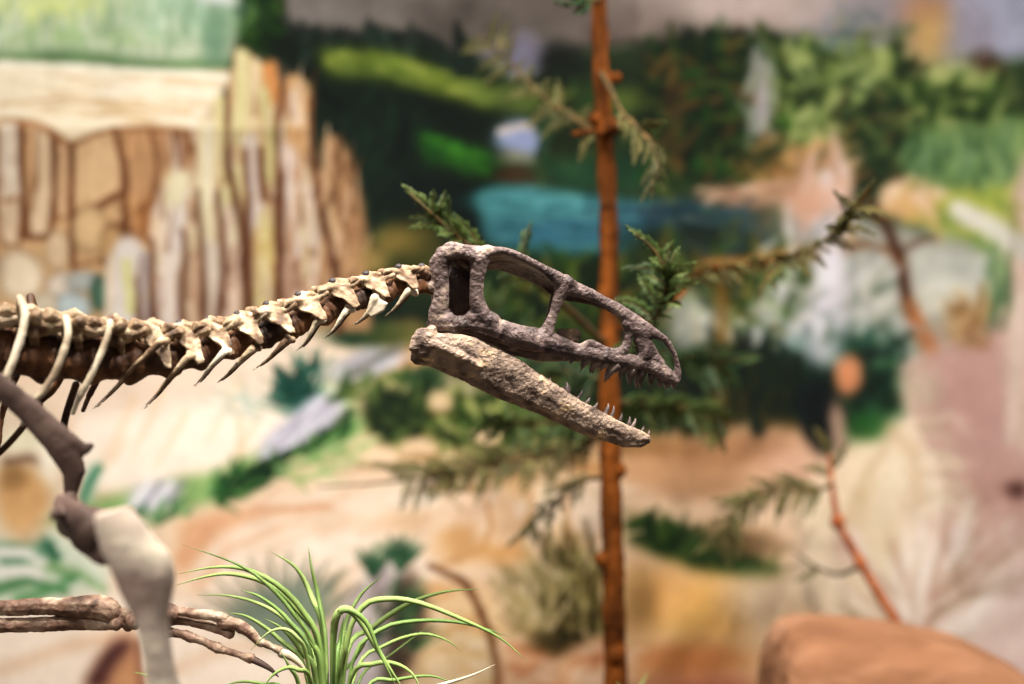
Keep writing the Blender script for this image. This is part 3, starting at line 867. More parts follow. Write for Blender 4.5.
for pts in [[(228, 92), (230, 160), (240, 230), (244, 330)], [(284, 80), (276, 140), (280, 220), (276, 330)], [(200, 190), (200, 260), (204, 330)],
            [(150, 240), (154, 300), (156, 330)], [(246, 150), (246, 260), (250, 330)], [(312, 100), (318, 200), (330, 250), (340, 330)], [(258, 150), (262, 200)], [(220, 190), (222, 260), (218, 330)],
            [(272, 200), (276, 250)], [(182, 230), (184, 330)], [(138, 280), (140, 330)]]:
    stroke(pts, (5, 9), (112, 74, 54), .85, .7, 5)
poly([(280, 330), (400, 300), (420, 330), (400, 350), (280, 350)], (96, 92, 54), 6, 5, .12, a=.0)
blob(375, 262, 14, 14, (150, 126, 76), .8, soft=.8)
blob(420, 236, 24, 20, (120, 110, 60), .7, soft=.9)
# bark-coloured stump painted at the lower edge
poly([(84, 700), (96, 668), (112, 640), (128, 630), (140, 640), (146, 700)], (196, 144, 104), 5, 4, .08, reg=LOG)
poly([(82, 690), (96, 664), (112, 640), (128, 632), (132, 646), (118, 664), (106, 690)], (100, 68, 66), 4, 4, .1)
stroke([(138, 640), (142, 700)], 6, (140, 94, 76), .8, .6)

# --- second pass: scrub, logs, stones and streaks of the slope
SANDS = [(244, 212, 182), (236, 196, 162), (226, 180, 146), (248, 222, 196)]
poly([(262, 500), (330, 486), (430, 486), (470, 520), (452, 580), (420, 600), (330, 560), (230, 600), (180, 600), (196, 560)], (242, 210, 180), 7, 7, .05)
dabs([(200, 520), (330, 490), (460, 500), (440, 570), (240, 590)], 60, SANDS, 60, 9, 15, 14, .5, 61)
stroke([(186, 560), (214, 528), (256, 512), (330, 504)], (16, 8), (212, 156, 118), .8, .8, 4)
stroke([(196, 588), (230, 548), (280, 528)], (10, 5), (222, 170, 132), .7, .8, 4)
poly([(430, 486), (500, 480), (620, 470), (620, 560), (560, 548), (500, 560), (450, 580)], (234, 196, 160), 7, 7, .06)
dabs([(440, 490), (610, 480), (610, 550), (460, 570)], 60, SANDS + [(206, 156, 112), (196, 146, 100)], 34, 9, 60, 40, .55, 62)
for (x, y, rx, ry, c) in [(545, 512, 22, 34, (238, 206, 170)), (585, 500, 18, 30, (236, 202, 170)), (470, 512, 20, 22, (228, 184, 148)), (504, 524, 14, 26, (216, 170, 130)), (450, 548, 26, 20, (232, 192, 156)), (560, 540, 20, 12, (226, 180, 136))]:
    blob(x, y, rx, ry, c, .8, soft=.5, wob=7)
for p in [[(528, 478), (532, 500), (526, 530), (516, 548)], [(568, 486), (566, 520), (574, 550)], [(486, 500), (492, 530), (484, 552)], [(440, 566), (480, 552), (530, 556)]]:
    stroke(p, (4, 7), (176, 128, 82), .65, .7, 4)
poly([(424, 596), (466, 586), (500, 604), (504, 660), (480, 700), (400, 700), (410, 640)], (226, 186, 138), 6, 6, .06)
dabs([(420, 600), (496, 606), (490, 690), (410, 690)], 50, [(236, 200, 154), (212, 168, 112), (196, 150, 96), (240, 210, 170)], 34, 8, 10, 30, .55, 63)
stroke([(430, 566), (462, 578), (476, 600), (488, 634), (496, 660), (498, 700)], (6, 9), (104, 66, 40), .9, .6, 5)
poly([(500, 640), (560, 632), (620, 644), (620, 700), (500, 700)], (234, 182, 142), 6, 6, .07)
dabs([(504, 645), (618, 650), (610, 690), (506, 690)], 40, [(240, 196, 160), (214, 156, 112), (190, 124, 84)], 34, 8, 10, 25, .55, 64)
# scrub by the trunk again over the pale ground
dabs([(530, 556), (602, 552), (606, 640), (545, 646)], 130, [(84, 74, 42), (108, 98, 58), (160, 148, 104), (62, 56, 34), (130, 120, 76)], 30, 4.5, 95, 20, .7, 65)
dabs([(500, 570), (560, 560), (556, 636), (510, 640)], 70, [(184, 166, 124), (150, 134, 90), (206, 184, 148), (120, 108, 70)], 30, 4.5, 110, 22, .6, 66)
blob(556, 642, 28, 12, (70, 64, 38), .85, soft=.7, wob=8)
# logs, with shadow painted in beneath
poly([(256, 458), (270, 438), (296, 414), (318, 396), (338, 398), (346, 410), (330, 426), (300, 446), (272, 462)], (192, 188, 198), 3, 4, .08, reg=LOG)
dabs([(262, 452), (318, 400), (338, 402), (280, 452)], 40, [(218, 214, 224), (168, 162, 174), (204, 198, 208), (140, 132, 142)], 24, 4, 38, 8, .6, 67)
stroke([(262, 464), (300, 450), (334, 428), (350, 414)], (7, 11), (70, 74, 66), .8, .7)
dabs([(206, 488), (300, 452), (352, 418), (356, 432), (300, 462), (220, 504)], 80, [(46, 78, 54), (64, 104, 62), (36, 62, 44), (100, 136, 80)], 16, 6, 60, 30, .75, 68)
dabs([(270, 470), (350, 440), (372, 430), (360, 462), (290, 484)], 50, [(150, 174, 116), (128, 156, 96), (184, 190, 140), (216, 196, 150)], 22, 6, 20, 30, .6, 69)
poly([(330, 378), (346, 362), (372, 350), (394, 352), (398, 366), (372, 376), (346, 386)], (164, 160, 164), 4, 4, .1, reg=LOG)
dabs([(334, 376), (380, 354), (394, 362), (346, 384)], 24, [(192, 188, 192), (130, 126, 130), (110, 112, 100)], 20, 5, 22, 10, .6, 70)
dabs([(322, 388), (398, 374), (420, 384), (400, 400), (330, 402)], 50, [(90, 112, 60), (66, 88, 48), (120, 134, 76), (176, 156, 116)], 18, 6, 20, 30, .65, 71)
# scrub with stones
blob(424, 378, 18, 12, (58, 86, 58), .95, soft=.6, wob=8)
blob(396, 412, 30, 20, (52, 68, 42), .95, soft=.6, wob=10)
dabs([(370, 396), (430, 392), (430, 432), (372, 430)], 50, [(40, 56, 36), (66, 86, 48), (52, 70, 44), (96, 110, 66)], 16, 7, 40, 60, .7, 72)
dabs([(430, 390), (480, 396), (560, 420), (570, 452), (500, 456), (430, 444)], 130, [(70, 94, 48), (52, 70, 38), (128, 140, 80), (96, 116, 58), (40, 56, 32), (160, 156, 100)], 18, 7, 30, 50, .65, 73)
for (x, y, rx, ry) in [(458, 462, 18, 11), (490, 436, 14, 9), (418, 446, 18, 10), (532, 462, 20, 10), (474, 480, 16, 9), (505, 472, 12, 9), (566, 470, 16, 10), (440, 400, 12, 10), (380, 456, 22, 9)]:
    blob(x, y, rx, ry, (230, 190, 152), .85, soft=.6, wob=6)
    stroke([(x - rx, y + ry), (x, y + ry * 1.2), (x + rx, y + ry * .9)], 4, (108, 92, 54), .6, .8, 4)
dabs([(400, 450), (590, 460), (590, 482), (420, 494)], 50, [(120, 100, 58), (92, 84, 46), (150, 120, 78)], 24, 4, 10, 30, .55, 74)
# rock with its shadow side painted dark, and bushes behind the grass plant
poly([(326, 640), (344, 600), (370, 570), (392, 560), (404, 580), (392, 640), (380, 700), (326, 700)], (190, 176, 172), 6, 6, .1, reg=LOG)
dabs([(334, 640), (380, 570), (398, 572), (360, 660)], 40, [(212, 200, 194), (160, 146, 144), (140, 126, 122), (222, 206, 190)], 34, 7, 60, 14, .6, 75)
poly([(392, 590), (410, 566), (424, 590), (426, 630), (410, 670), (380, 690)], (96, 82, 70), 6, 6, .12, a=.95)
dabs([(372, 600), (424, 590), (420, 650), (370, 660)], 40, [(60, 96, 64), (84, 120, 80), (50, 74, 54), (110, 100, 84)], 24, 6, 60, 30, .65, 76)
for (cx, cy, n, L0) in [(400, 566, 26, 30), (372, 572, 16, 26)]:
    for q in range(n):
        t = math.radians(30 + q * 120 / n)
        L = L0 * (.6 + .5 * ((q * 7) % 5) / 4)
        stroke([(cx, cy), (cx + math.cos(t) * L, cy - math.sin(t) * L)], (8, 2), [(66, 100, 76), (92, 124, 92), (50, 80, 62)][q % 3], .7, .6, 3)
for q in range(54):
    t = math.radians(40 + q * 2.2)
    L = 56 + 50 * ((q * 7) % 5) / 5
    stroke([(286, 650), (286 + math.cos(t) * L * .6, 650 - math.sin(t) * L * .6), (286 + math.cos(t) * L * 1.1, 650 - math.sin(t) * L * 1.02)], (8, 2), [(104, 120, 100), (140, 150, 126), (84, 100, 86), (160, 166, 140), (120, 128, 120)][q % 5], .7, .6, 3)

# orange earth patches
for (x, y, rx, ry, c) in [(462, 546, 26, 16, (200, 148, 94)), (500, 556, 26, 10, (204, 152, 98)), (520, 490, 18, 12, (206, 160, 112)), (410, 520, 26, 12, (216, 174, 134)), (440, 590, 14, 10, (196, 146, 98)), (600, 470, 20, 10, (180, 130, 84)), (640, 470, 20, 12, (190, 146, 108))]:
    blob(x, y, rx, ry, c, .8, soft=.8, wob=9)
# mottled trees and shore in the upper right
dabs([(650, 50), (700, 30), (770, 30), (780, 110), (760, 180), (640, 190)], 150, [(52, 66, 42), (76, 92, 50), (36, 52, 36), (96, 104, 58), (60, 100, 52), (28, 44, 34), (110, 84, 54)], 24, 9, 35, 60, .7, 91)
stroke([(670, 60), (676, 120), (672, 160)], 14, (120, 84, 56), .5, .9, 5)
blob(760, 96, 10, 40, (160, 154, 156), .6, soft=.9, wob=9)
dabs([(745, 60), (775, 60), (780, 150), (745, 150)], 18, [(170, 164, 166), (138, 140, 128)], 24, 8, 90, 12, .5, 92)
dabs([(780, 45), (900, 40), (900, 110), (790, 130)], 70, [(156, 164, 108), (120, 134, 78), (70, 88, 52), (138, 150, 96), (52, 68, 46)], 26, 9, 10, 50, .7, 93)
dabs([(820, 20), (900, 16), (900, 50), (820, 50)], 24, [(130, 138, 142), (156, 152, 156), (98, 112, 116), (120, 128, 104)], 20, 9, 50, 60, .6, 94)
dabs([(830, 100), (900, 100), (895, 200), (840, 200)], 70, [(44, 62, 44), (70, 90, 60), (34, 50, 40), (104, 116, 74), (92, 76, 58)], 20, 8, 60, 60, .7, 95)
dabs([(905, 90), (1005, 86), (1005, 124), (905, 124)], 60, [(44, 64, 42), (70, 92, 52), (124, 138, 80), (36, 54, 38), (154, 164, 104)], 20, 9, 60, 50, .7, 96)
dabs([(900, 150), (1015, 140), (1015, 190), (905, 192)], 70, [(84, 108, 76), (64, 88, 64), (126, 150, 104), (104, 130, 96)], 22, 5, 90, 8, .6, 97)
dabs([(740, 150), (850, 140), (845, 190), (745, 190)], 50, [(150, 126, 78), (120, 104, 62), (186, 144, 96), (92, 92, 56), (164, 120, 80)], 26, 9, 20, 40, .65, 98)
dabs([(690, 186), (840, 182), (840, 206), (690, 204)], 36, [(176, 140, 116), (150, 112, 92), (190, 160, 138), (128, 110, 90)], 34, 6, 0, 10, .6, 99)
blob(836, 182, 8, 40, (196, 148, 116), .7, soft=.9, wob=8)
dabs([(800, 160), (850, 160), (846, 240), (800, 240)], 40, [(206, 162, 136), (190, 150, 128), (216, 190, 184), (150, 122, 100)], 24, 9, 80, 30, .6, 100)
dabs([(640, 206), (756, 208), (750, 256), (640, 256)], 60, [(50, 70, 80), (66, 88, 96), (40, 56, 62), (86, 100, 100), (70, 84, 66)], 30, 6, 0, 20, .6, 101)
dabs([(880, 186), (940, 186), (936, 222), (884, 222)], 30, [(206, 166, 130), (186, 150, 96), (160, 150, 84), (214, 180, 150)], 24, 8, 10, 40, .65, 102)
dabs([(930, 196), (1012, 192), (1012, 240), (936, 244)], 40, [(150, 158, 74), (120, 140, 66), (170, 172, 96), (96, 122, 60)], 22, 6, -30, 20, .6, 103)
stroke([(958, 210), (990, 226), (1026, 250)], (16, 22), (206, 200, 186), .95, .5, 3)
dabs([(640, 230), (790, 240), (790, 330), (650, 330)], 110, [(70, 88, 46), (48, 64, 38), (96, 104, 56), (38, 52, 34), (120, 104, 58), (84, 110, 60)], 22, 9, 50, 60, .65, 104)
dabs([(985, 270), (1012, 262), (1010, 330), (985, 330)], 24, [(110, 134, 92), (140, 156, 112), (84, 110, 80)], 26, 6, 85, 12, .6, 105)
dabs([(950, 300), (990, 300), (986, 346), (950, 350)], 24, [(156, 120, 78), (186, 160, 120), (128, 96, 62)], 22, 7, 70, 30, .6, 106)
# --- deeper foliage tones and reflections painted into the mural behind the snout
dabs([(640, 300), (700, 330), (760, 340), (800, 380), (800, 432), (660, 436), (640, 400)], 110, [(20, 32, 26), (34, 50, 34), (56, 60, 34), (26, 42, 36), (80, 72, 40)], 24, 10, 90, 40, .75, 81)
blob(818, 412, 20, 36, (18, 26, 28), .95, soft=.5, wob=8)
blob(850, 374, 14, 19, (190, 128, 92), 1, soft=.5)
blob(836, 424, 8, 24, (172, 142, 122), .8, soft=.6)
blob(866, 426, 20, 14, (58, 108, 56), .85, soft=.6, wob=8)
stroke([(722, 270), (722, 340), (720, 420)], (13, 15), (120, 92, 44), .8, .7, 3)
stroke([(706, 268), (730, 264), (780, 258), (830, 240)], (15, 9), (176, 124, 70), .75, .7, 4)
stroke([(826, 180), (830, 230), (832, 290), (824, 350)], (16, 30), (208, 200, 210), .75, .7, 3)
blob(816, 200, 26, 18, (204, 158, 132), .9, soft=.7, wob=8)
blob(690, 320, 24, 30, (182, 180, 168), .7, soft=.8, wob=8)
dabs([(760, 230), (880, 230), (900, 330), (780, 350)], 50, [(206, 204, 200), (128, 134, 130), (84, 100, 84), (190, 186, 184)], 26, 8, 50, 40, .6, 82)
# dune shadows painted into the mural, and palm strands
stroke([(846, 520), (862, 480), (890, 440)], (10, 5), (196, 166, 130), .6, .8)
stroke([(890, 430), (912, 450), (920, 500)], (8, 12), (206, 170, 136), .6, .8)
r_ = random.Random(78)
for k in range(46):
    x0, y0 = r_.uniform(904, 924), r_.uniform(610, 660)
    t = math.radians(r_.uniform(20, 150))
    L = r_.uniform(60, 130)
    c = r_.choice([(248, 226, 206), (242, 214, 194), (172, 140, 118), (150, 132, 106), (196, 156, 138)])
    stroke([(x0, y0), (x0 + math.cos(t) * L * .5, y0 - math.sin(t) * L * .55), (x0 + math.cos(t) * L, y0 - math.sin(t) * L)], (6, 3), c, .7, .6)

# canvas carrying the painting, split where the painted subjects meet
soften = np.clip((GX - 600) / 260, 0, 1)[..., None]
BL = np.stack([boxblur(boxblur(IMG[..., k], 1), 1) for k in range(3)], -1)
IMG = IMG * (1 - soften) + BL * soften
IMG[(REG == SKY) & (GX < 640)] *= .78
IMG[(REG == SKY) & (GX >= 640)] *= .84
IMG[(REG == HAZE_BANK) & (GY < 600)] *= .90
IMG[(REG == CLIFF) & (GY > 128)] *= .88
lum = IMG.mean(-1, keepdims=True)
tt = np.clip((lum - .16) / .34, 0, 1)
IMG = (IMG - lum) * .98 + lum
sat = 1 + .7 * (1 - np.clip((lum - .15) / .3, 0, 1)) - .16 * np.clip((lum - .55) / .25, 0, 1)
IMG = np.clip((IMG - lum) * sat + lum, 0, 1)
IMG = IMG * .6 + .4 * IMG * IMG * (3 - 2 * IMG)
IMG = IMG * (.52 + .48 * tt * tt * (3 - 2 * tt))
LINC = lin(np.clip(IMG, 0, 1) * 255) * 0.80


def mural_point_arrays():
    d = MURAL_Y
    x = (GX - 512) / FPX * d
    z = CAMZ - (GY - 342) / FPX * d
    return x, z


mural = empty('landscape_mural', (0, MURAL_Y, FZ), 'wide painted landscape mural of cliffs, lake, forest and sandy slopes behind the skeleton', 'mural')
m = bpy.data.materials.new('mural_paint')
m.use_nodes = True
nt = m.node_tree
bs = nt.nodes['Principled BSDF']
bs.inputs['Roughness'].default_value = 0.85
bs.inputs['Specular IOR Level'].default_value = 0.15
at = nt.nodes.new('ShaderNodeAttribute')
at.attribute_name = 'paint'
nz = nt.nodes.new('ShaderNodeTexNoise')
nz.inputs['Scale'].default_value = 60
nz.inputs['Detail'].default_value = 6
tcn = nt.nodes.new('ShaderNodeTexCoord')
nt.links.new(tcn.outputs['Object'], nz.inputs['Vector'])
hs = nt.nodes.new('ShaderNodeHueSaturation')
mr = nt.nodes.new('ShaderNodeMapRange')
mr.inputs['To Min'].default_value = 0.8
mr.inputs['To Max'].default_value = 1.2
nt.links.new(nz.outputs[0], mr.inputs['Value'])
nt.links.new(mr.outputs[0], hs.inputs['Value'])
nt.links.new(at.outputs['Color'], hs.inputs['Color'])
nt.links.new(hs.outputs[0], bs.inputs['Base Color'])
M_MURAL = m

MX, MZ = mural_point_arrays()
names = ['painted_sky', 'painted_forest', 'painted_meadow', 'painted_cliff', 'painted_lake', 'painted_sand', 'painted_waterfall', 'painted_haze_bank', 'painted_grass', 'painted_log']
cellreg = REG[:-1, :-1]
idx = np.arange(GH * GW).reshape(GH, GW)
def components(reg):
    lab = np.full(reg.shape, -1, int)
    H_, W_ = reg.shape
    R = reg.tolist()
    seen = [[False] * W_ for _ in range(H_)]
    comps = []
    for j in range(H_):
        for i in range(W_):
            if seen[j][i]:
                continue
            rid = R[j][i]
            st = [(j, i)]
            seen[j][i] = True
            cells = []
            while st:
                a, b = st.pop()
                cells.append((a, b))
                for c, d in ((a + 1, b), (a - 1, b), (a, b + 1), (a, b - 1)):
                    if 0 <= c < H_ and 0 <= d < W_ and not seen[c][d] and R[c][d] == rid:
                        seen[c][d] = True
                        st.append((c, d))
            comps.append((rid, cells))
    return comps


# slivers join their neighbours, then every connected patch is a part of its own
cellreg = cellreg.copy()
for it in range(3):
    for rid, cells in components(cellreg):
        if len(cells) < 260:
            tgt = None
            for (a, b) in cells:
                for c, d in ((a, b - 1), (a - 1, b), (a, b + 1), (a + 1, b)):
                    if 0 <= c < cellreg.shape[0] and 0 <= d < cellreg.shape[1] and cellreg[c, d] != rid:
                        tgt = cellreg[c, d]
                        break
                if tgt is not None:
                    break
            if tgt is not None:
                aa = np.array(cells)
                cellreg[aa[:, 0], aa[:, 1]] = tgt
for rid, cells in components(cellreg):
    nm = names[rid]
    cells = np.array(cells)
    jj, ii = cells[:, 0], cells[:, 1]
    quads = np.stack([idx[jj + 1, ii], idx[jj + 1, ii + 1], idx[jj, ii + 1], idx[jj, ii]], 1)
    used, inv = np.unique(quads, return_inverse=True)
    inv = inv.reshape(-1)
    co = np.zeros((len(used), 3))
    co[:, 0] = MX.ravel()[used]
    co[:, 2] = MZ.ravel()[used] - FZ
    me = bpy.data.meshes.new(nm)
    me.vertices.add(len(used))
    me.vertices.foreach_set('co', co.ravel())
    me.loops.add(len(inv))
    me.loops.foreach_set('vertex_index', inv.astype(np.int32))
    me.polygons.add(len(quads))
    me.polygons.foreach_set('loop_start', np.arange(0, len(inv), 4, dtype=np.int32))
    me.update(calc_edges=True)
    ca = me.color_attributes.new('paint', 'FLOAT_COLOR', 'POINT')
    c4 = np.ones((len(used), 4))
    c4[:, :3] = LINC.reshape(-1, 3)[used]
    ca.data.foreach_set('color', c4.ravel())
    me.materials.append(M_MURAL)
    o = bpy.data.objects.new(nm, me)
    COL.objects.link(o)
    o.parent = mural
#MURAL_END

# ================================================================== DINOSAUR SKELETON
DINO = empty('dinosaur_skeleton', (-0.56, 1.36, FZ), 'mounted brown dinosaur skeleton with long neck and open toothed jaws', 'skeleton')
SKA = Vector((-0.10, 0.97, -0.15)).normalized()     # from the near side of the skull to its far side
KY = 0.00020


def d_mid(px):
    return 1.605 + (px - 545) * KY


def skw(px):
    return interp(px, [(430, .070), (450, .086), (490, .088), (550, .070), (600, .052), (640, .036), (680, .016)])


def SN(px, py):
    """near side of the skull"""
    return U(px, py, d_mid(px) - skw(px) * .47 + (py - 310) * .00016)


def SF(px, py, t=1.0):
    a = Vector((interp(px, [(540, -.10), (620, .07), (680, .12)]), .97, interp(px, [(540, -.15), (610, -.02), (680, -.01)]))).normalized()
    return SN(px, py) + a * (skw(px) * t)


PM = 1.6 / FPX
STR = [
    # quadrate bar at the back
    [(452, 247.5, 6), (444, 256, 7.5), (441, 270, 8), (441.5, 285, 7.5), (441, 300, 8), (438, 313, 9.5), (437, 323, 8)],
    # top bar over the rear opening
    [(452, 248, 7), (463, 251, 6.5), (474, 253.5, 8), (484, 254, 8)],
    [(448, 247, 5), (453, 243.5, 3)],
    # squamosal boss behind
    [(437, 259, 6), (432.5, 263, 4), (433.5, 270, 4)],
    # postorbital bar
    [(480, 255, 9), (478.5, 266, 8.5), (477, 278, 7.5), (476.5, 290, 7), (477, 302, 8), (481, 313, 9), (488, 323, 9)],
    # lower bar under the rear opening
    [(437, 323, 8), (450, 323.5, 8), (465, 322.5, 7.5), (480, 323, 8.5), (497, 328, 10), (518, 335, 10.5), (538, 339.5, 12), (555, 345, 11.5), (572, 350, 8)],
    # thin roof edge above the orbit
    [(486, 250, 6), (496, 250.5, 4.2), (508, 251.8, 3.6), (523, 258, 3.4), (536, 264.5, 4), (547, 271, 5), (557, 278, 7), (566, 285, 8)],
    # lacrimal
    [(566, 282, 10), (561, 292, 7.4), (557.5, 302, 5.6), (553.5, 314, 4.8), (549.5, 325, 6), (546, 334, 8)],
    # nasal bar down to the snout tip
    [(560, 280, 7), (570, 286.5, 8), (580, 290.8, 7), (590, 294.6, 6.4), (605, 302, 5.6), (617, 309, 6.2), (628, 316.5, 6.8), (640, 325, 7.6), (650, 331.5, 7), (658, 335.3, 4.4), (664, 338.6, 3.6), (669, 344.6, 3.2), (673.6, 353, 3), (676.4, 362, 3), (677.6, 372, 4), (676.5, 380, 4.5)],
    # maxilla
    [(556, 346, 10), (572, 350, 8), (586, 352.5, 8), (600, 355.5, 7.6), (615, 357.5, 7.5), (630, 361, 7.2), (645, 363.5, 7.6), (656, 368, 8.5), (666, 374.5, 8), (673, 380, 5.5)],
    [(580, 349, 4), (586, 344.5, 4), (592, 343, 4), (602, 348.5, 4), (612, 352, 4), (622, 352, 4)],
    # bar behind the little opening
    [(617, 353, 5), (623, 350, 5), (626.5, 344, 4.5), (628, 334, 5), (630, 324, 7), (634, 318, 6)],
    [(634, 326, 7), (641, 334, 7), (646, 338, 6.5)],
    # bone between the openings and the nostril
    [(639, 338, 6.5), (643, 347, 7), (644, 357, 8)],
    [(626, 322, 7), (636, 328, 8), (647, 335, 7)],
    [(480, 258, 10), (486, 262, 5)],
    [(484, 317, 9), (494, 322, 9)],
    [(440, 316, 9), (450, 320, 8)],
    [(470, 318, 7), (478, 316, 9)],
    [(448, 252, 7), (455, 252, 6)],
    [(646, 340, 5.5), (650, 349, 6), (655, 358, 6.5), (660, 365, 6.5)],
]
mb = MB()
for path in STR:
    C = crom(path, 3)
    near = [SN(c[0], c[1]) for c in C]
    far = [SF(c[0], c[1]) for c in C]
    R = [c[2] * PM * 1.0 for c in C]
    mb.tube(near, R, 12, flat=.62, flat_dir=SKA)
    mb.tube(far, [r * .9 for r in R], 10, flat=.62, flat_dir=SKA)
# skull roof: cross bars from near to far edge, closely set
top = crom([(446, 249), (455, 246), (470, 249), (486, 250), (496, 250.5), (508, 251.8), (523, 258), (536, 264.5), (547, 271), (557, 278), (570, 286), (590, 294.6), (605, 302), (628, 315), (645, 327), (657, 334.5)], 5)
for c in top:
    px, py = c[0], c[1]
    r = 4.2 if px < 560 else 3.4
    pts = [SF(px, py, t) + Vector((0, 0, .006 * math.sin(math.pi * t) * skw(px) / .08)) for t in (0, .25, .5, .75, 1)]
    mb.tube(pts, [r * PM] * 5, 6)
# orbit back wall: lacrimal running inward, orbital rim depth
for c in crom([(566, 285), (561, 293), (558, 303), (554, 314), (551, 324)], 4):
    mb.tube([SF(c[0], c[1], t) for t in (0, .3, .6, 1)], [3.6 * PM, 3.2 * PM, 3 * PM, 3 * PM], 6)
for c in crom([(486, 252), (482, 262), (480, 272), (478, 284)], 4):
    mb.tube([SF(c[0], c[1], t) for t in (0, .2, .36)], [4 * PM, 3.4 * PM, 2.6 * PM], 6)
# palate rods and braincase
for (t, path) in [(.34, [(462, 322), (490, 330), (520, 340), (552, 346)]), (.66, [(462, 322), (490, 330), (520, 340), (552, 346)]), (.42, [(560, 344), (590, 352), (620, 358), (650, 366)]), (.58, [(560, 344), (590, 352), (620, 358), (650, 366)])]:
    C = crom(path, 4)
    mb.tube([SF(c[0], c[1], t) for c in C], [5 * PM] * len(C), 8)
for px, py in [(655, 364), (662, 369), (669, 376), (674, 381), (648, 362)]:
    mb.tube([SF(px, py, 0), SF(px, py, .5), SF(px, py, 1)], [5 * PM] * 3, 8)
bc = SF(462, 282, .52)
mb.ell(bc, Vector((.026, .006, -.006)), SKA * .024, Vector((.004, 0, .033)), 12, 9)
mb.tube([SF(449, 258, .45), SF(462, 262, .4), SF(476, 262, .38)], [5 * PM, 4.5 * PM, 5 * PM], 8)
mb.tube([SF(446, 318, .3), SF(455, 300, .42), SF(470, 296, .36)], [6 * PM, 5 * PM, 3 * PM], 8)
mb.tube([SF(440, 276, .5), SF(434, 281, .5)], [6 * PM, 6 * PM], 10)
mb.tube([SF(441, 250, .05), SF(438, 262, .4), SF(438, 276, .5), SF(438, 262, .6), SF(441, 250, .95)], [5 * PM] * 5, 8)
skull = build('skull', mb, M_SKULL, DINO, voxel=.0012, smooth=3, rough=[(.0016, .03), (.0012, .006)])
# palatine showing inside the antorbital opening
mb = MB()
P0 = .22
mb.plate([SF(x, y, P0) for x, y in [(557, 327), (570, 327.5), (579, 327), (582, 333), (579, 341), (571, 344), (560, 338)]], SKA * .004)
pal = build('palatine_bone', mb, M_JAW, DINO, parent=skull, voxel=.0012, smooth=2, rough=[(.0012, .008)])
pal['label'] = 'tan palatine bone seen inside the skull'

for poly_, tt_ in (([(457, 257.5), (463, 256), (469.5, 263.5), (469, 267), (463, 264)], .16), ([(455, 285), (463, 283), (470, 286), (470, 293), (464, 296), (461, 290)], .3)):
    mb = MB()
    mb.plate([SF(x, y, tt_) for x, y in poly_], SKA * .006)
    ib = build('inner_skull_bone', mb, M_NECK, DINO, parent=skull, voxel=.0012, smooth=2, rough=[(.0012, .008)])  # lit look of the inner bone comes from this paler colour
    ib['label'] = 'splint of bone coloured cream as if lit, seen through the rear skull opening'


def tooth(root, tip, w, parent, lat, nm='tooth', bend=0.15):
    a, b = Vector(root), Vector(tip)
    d = b - a
    side = Vector((d.z, 0, -d.x)) * bend
    P = [a - d * .25, a, a + d * .35 + side * .6, a + d * .7 + side * .5, b]
    mbt = MB()
    mbt.tube([Vector(q) for q in P], [w * .45, w * .5, w * .42, w * .26, w * .05], 7, roundcap=False)
    return build(nm, mbt, M_TOOTH, DINO, parent=parent)


UT = [(567, 356, 566, 361, 4), (573, 358, 571, 364, 4.5), (588, 360, 581.5, 369, 6.5), (598, 362, 590, 373, 6.5), (606, 364, 600, 371, 5.5), (616, 366, 605, 381.5, 8.5),
      (624, 368, 620, 378, 5.5), (633, 370, 630.5, 385, 7.5), (642, 372, 637, 388, 6.5), (652, 376, 652, 386, 6), (660, 380, 660, 386, 4.5), (667, 383, 667, 388.5, 4.5), (674, 384, 676, 389, 4)]
for (x0, y0, x1, y1, w) in UT:
    tooth(SN(x0, y0) + SKA * .002, SN(x1, y1) + SKA * .004, w * PM * 1.4, skull, 0)
for (x0, y0, x1, y1, w) in [(582, 360, 577, 368, 5), (592, 362, 588, 372, 5.5), (610, 366, 603, 379, 7), (620, 368, 616, 377, 5), (628, 370, 624, 384, 6.5), (638, 372, 634, 388, 6.5), (648, 374, 645, 383, 5), (656, 378, 655, 387, 5), (664, 381, 663, 388, 4)]:
    tooth(SF(x0 + 6, y0 + 1, .9), SF(x1 + 6, y1 + 1, .85), w * PM * 1.1, skull, 1)

# ---- lower jaw


def jw(px):
    return interp(px, [(412, .082), (460, .086), (520, .066), (580, .042), (630, .020), (652, .008)])


JA = Vector((-0.10, 0.98, -0.10)).normalized()


def JN(px, py):
    return U(px, py, d_mid(px) + .004 - jw(px) * .47 + (py - 380) * .00004)


JS = [((415.5, 332), (412.5, 353), 6.5), ((421, 331), (417, 358), 8), ((429, 333), (426, 359), 8.5), ((438, 333), (434, 360), 8), ((450, 332.5), (446, 366), 8.5), ((462, 334), (457, 370.5), 8.5), ((476, 336.5), (469, 376), 8.5),
      ((495.6, 346), (485, 385), 8.5), ((516, 356.8), (503, 394.5), 8.5), ((536, 371), (527, 405), 8.5), ((555, 383.5), (547, 413), 8), ((579, 399), (574, 427), 7.5), ((597, 409), (594, 436), 7.5), ((613, 417), (611, 441), 7), ((629, 425.5), (627, 447.5), 6.5), ((642, 430.5), (641, 447.5), 5.5), ((650, 436), (650.5, 443), 3.5)]
mb = MB()
for side in (0, 1):
    rings = []
    for (tx, ty), (bx_, by_), th in JS:
        a = JN(tx, ty)
        b = JN(bx_, by_)
        off = JA * (jw((tx + bx_) / 2) * side)
        c = (a + b) / 2 + off
        h = (a - b) / 2
        t = JA * (th * PM)
        ring = []
        for j in range(16):
            an = 2 * math.pi * j / 16
            cs, sn = math.cos(an), math.sin(an)
            ex = abs(cs) ** .8 * (1 if cs >= 0 else -1)
            ez = abs(sn) ** .9 * (1 if sn >= 0 else -1)
            ring.append(c + h * ez + t * ex * (.9 if sn > 0 else .7))
        rings.append(ring)
    mb.loft(rings)
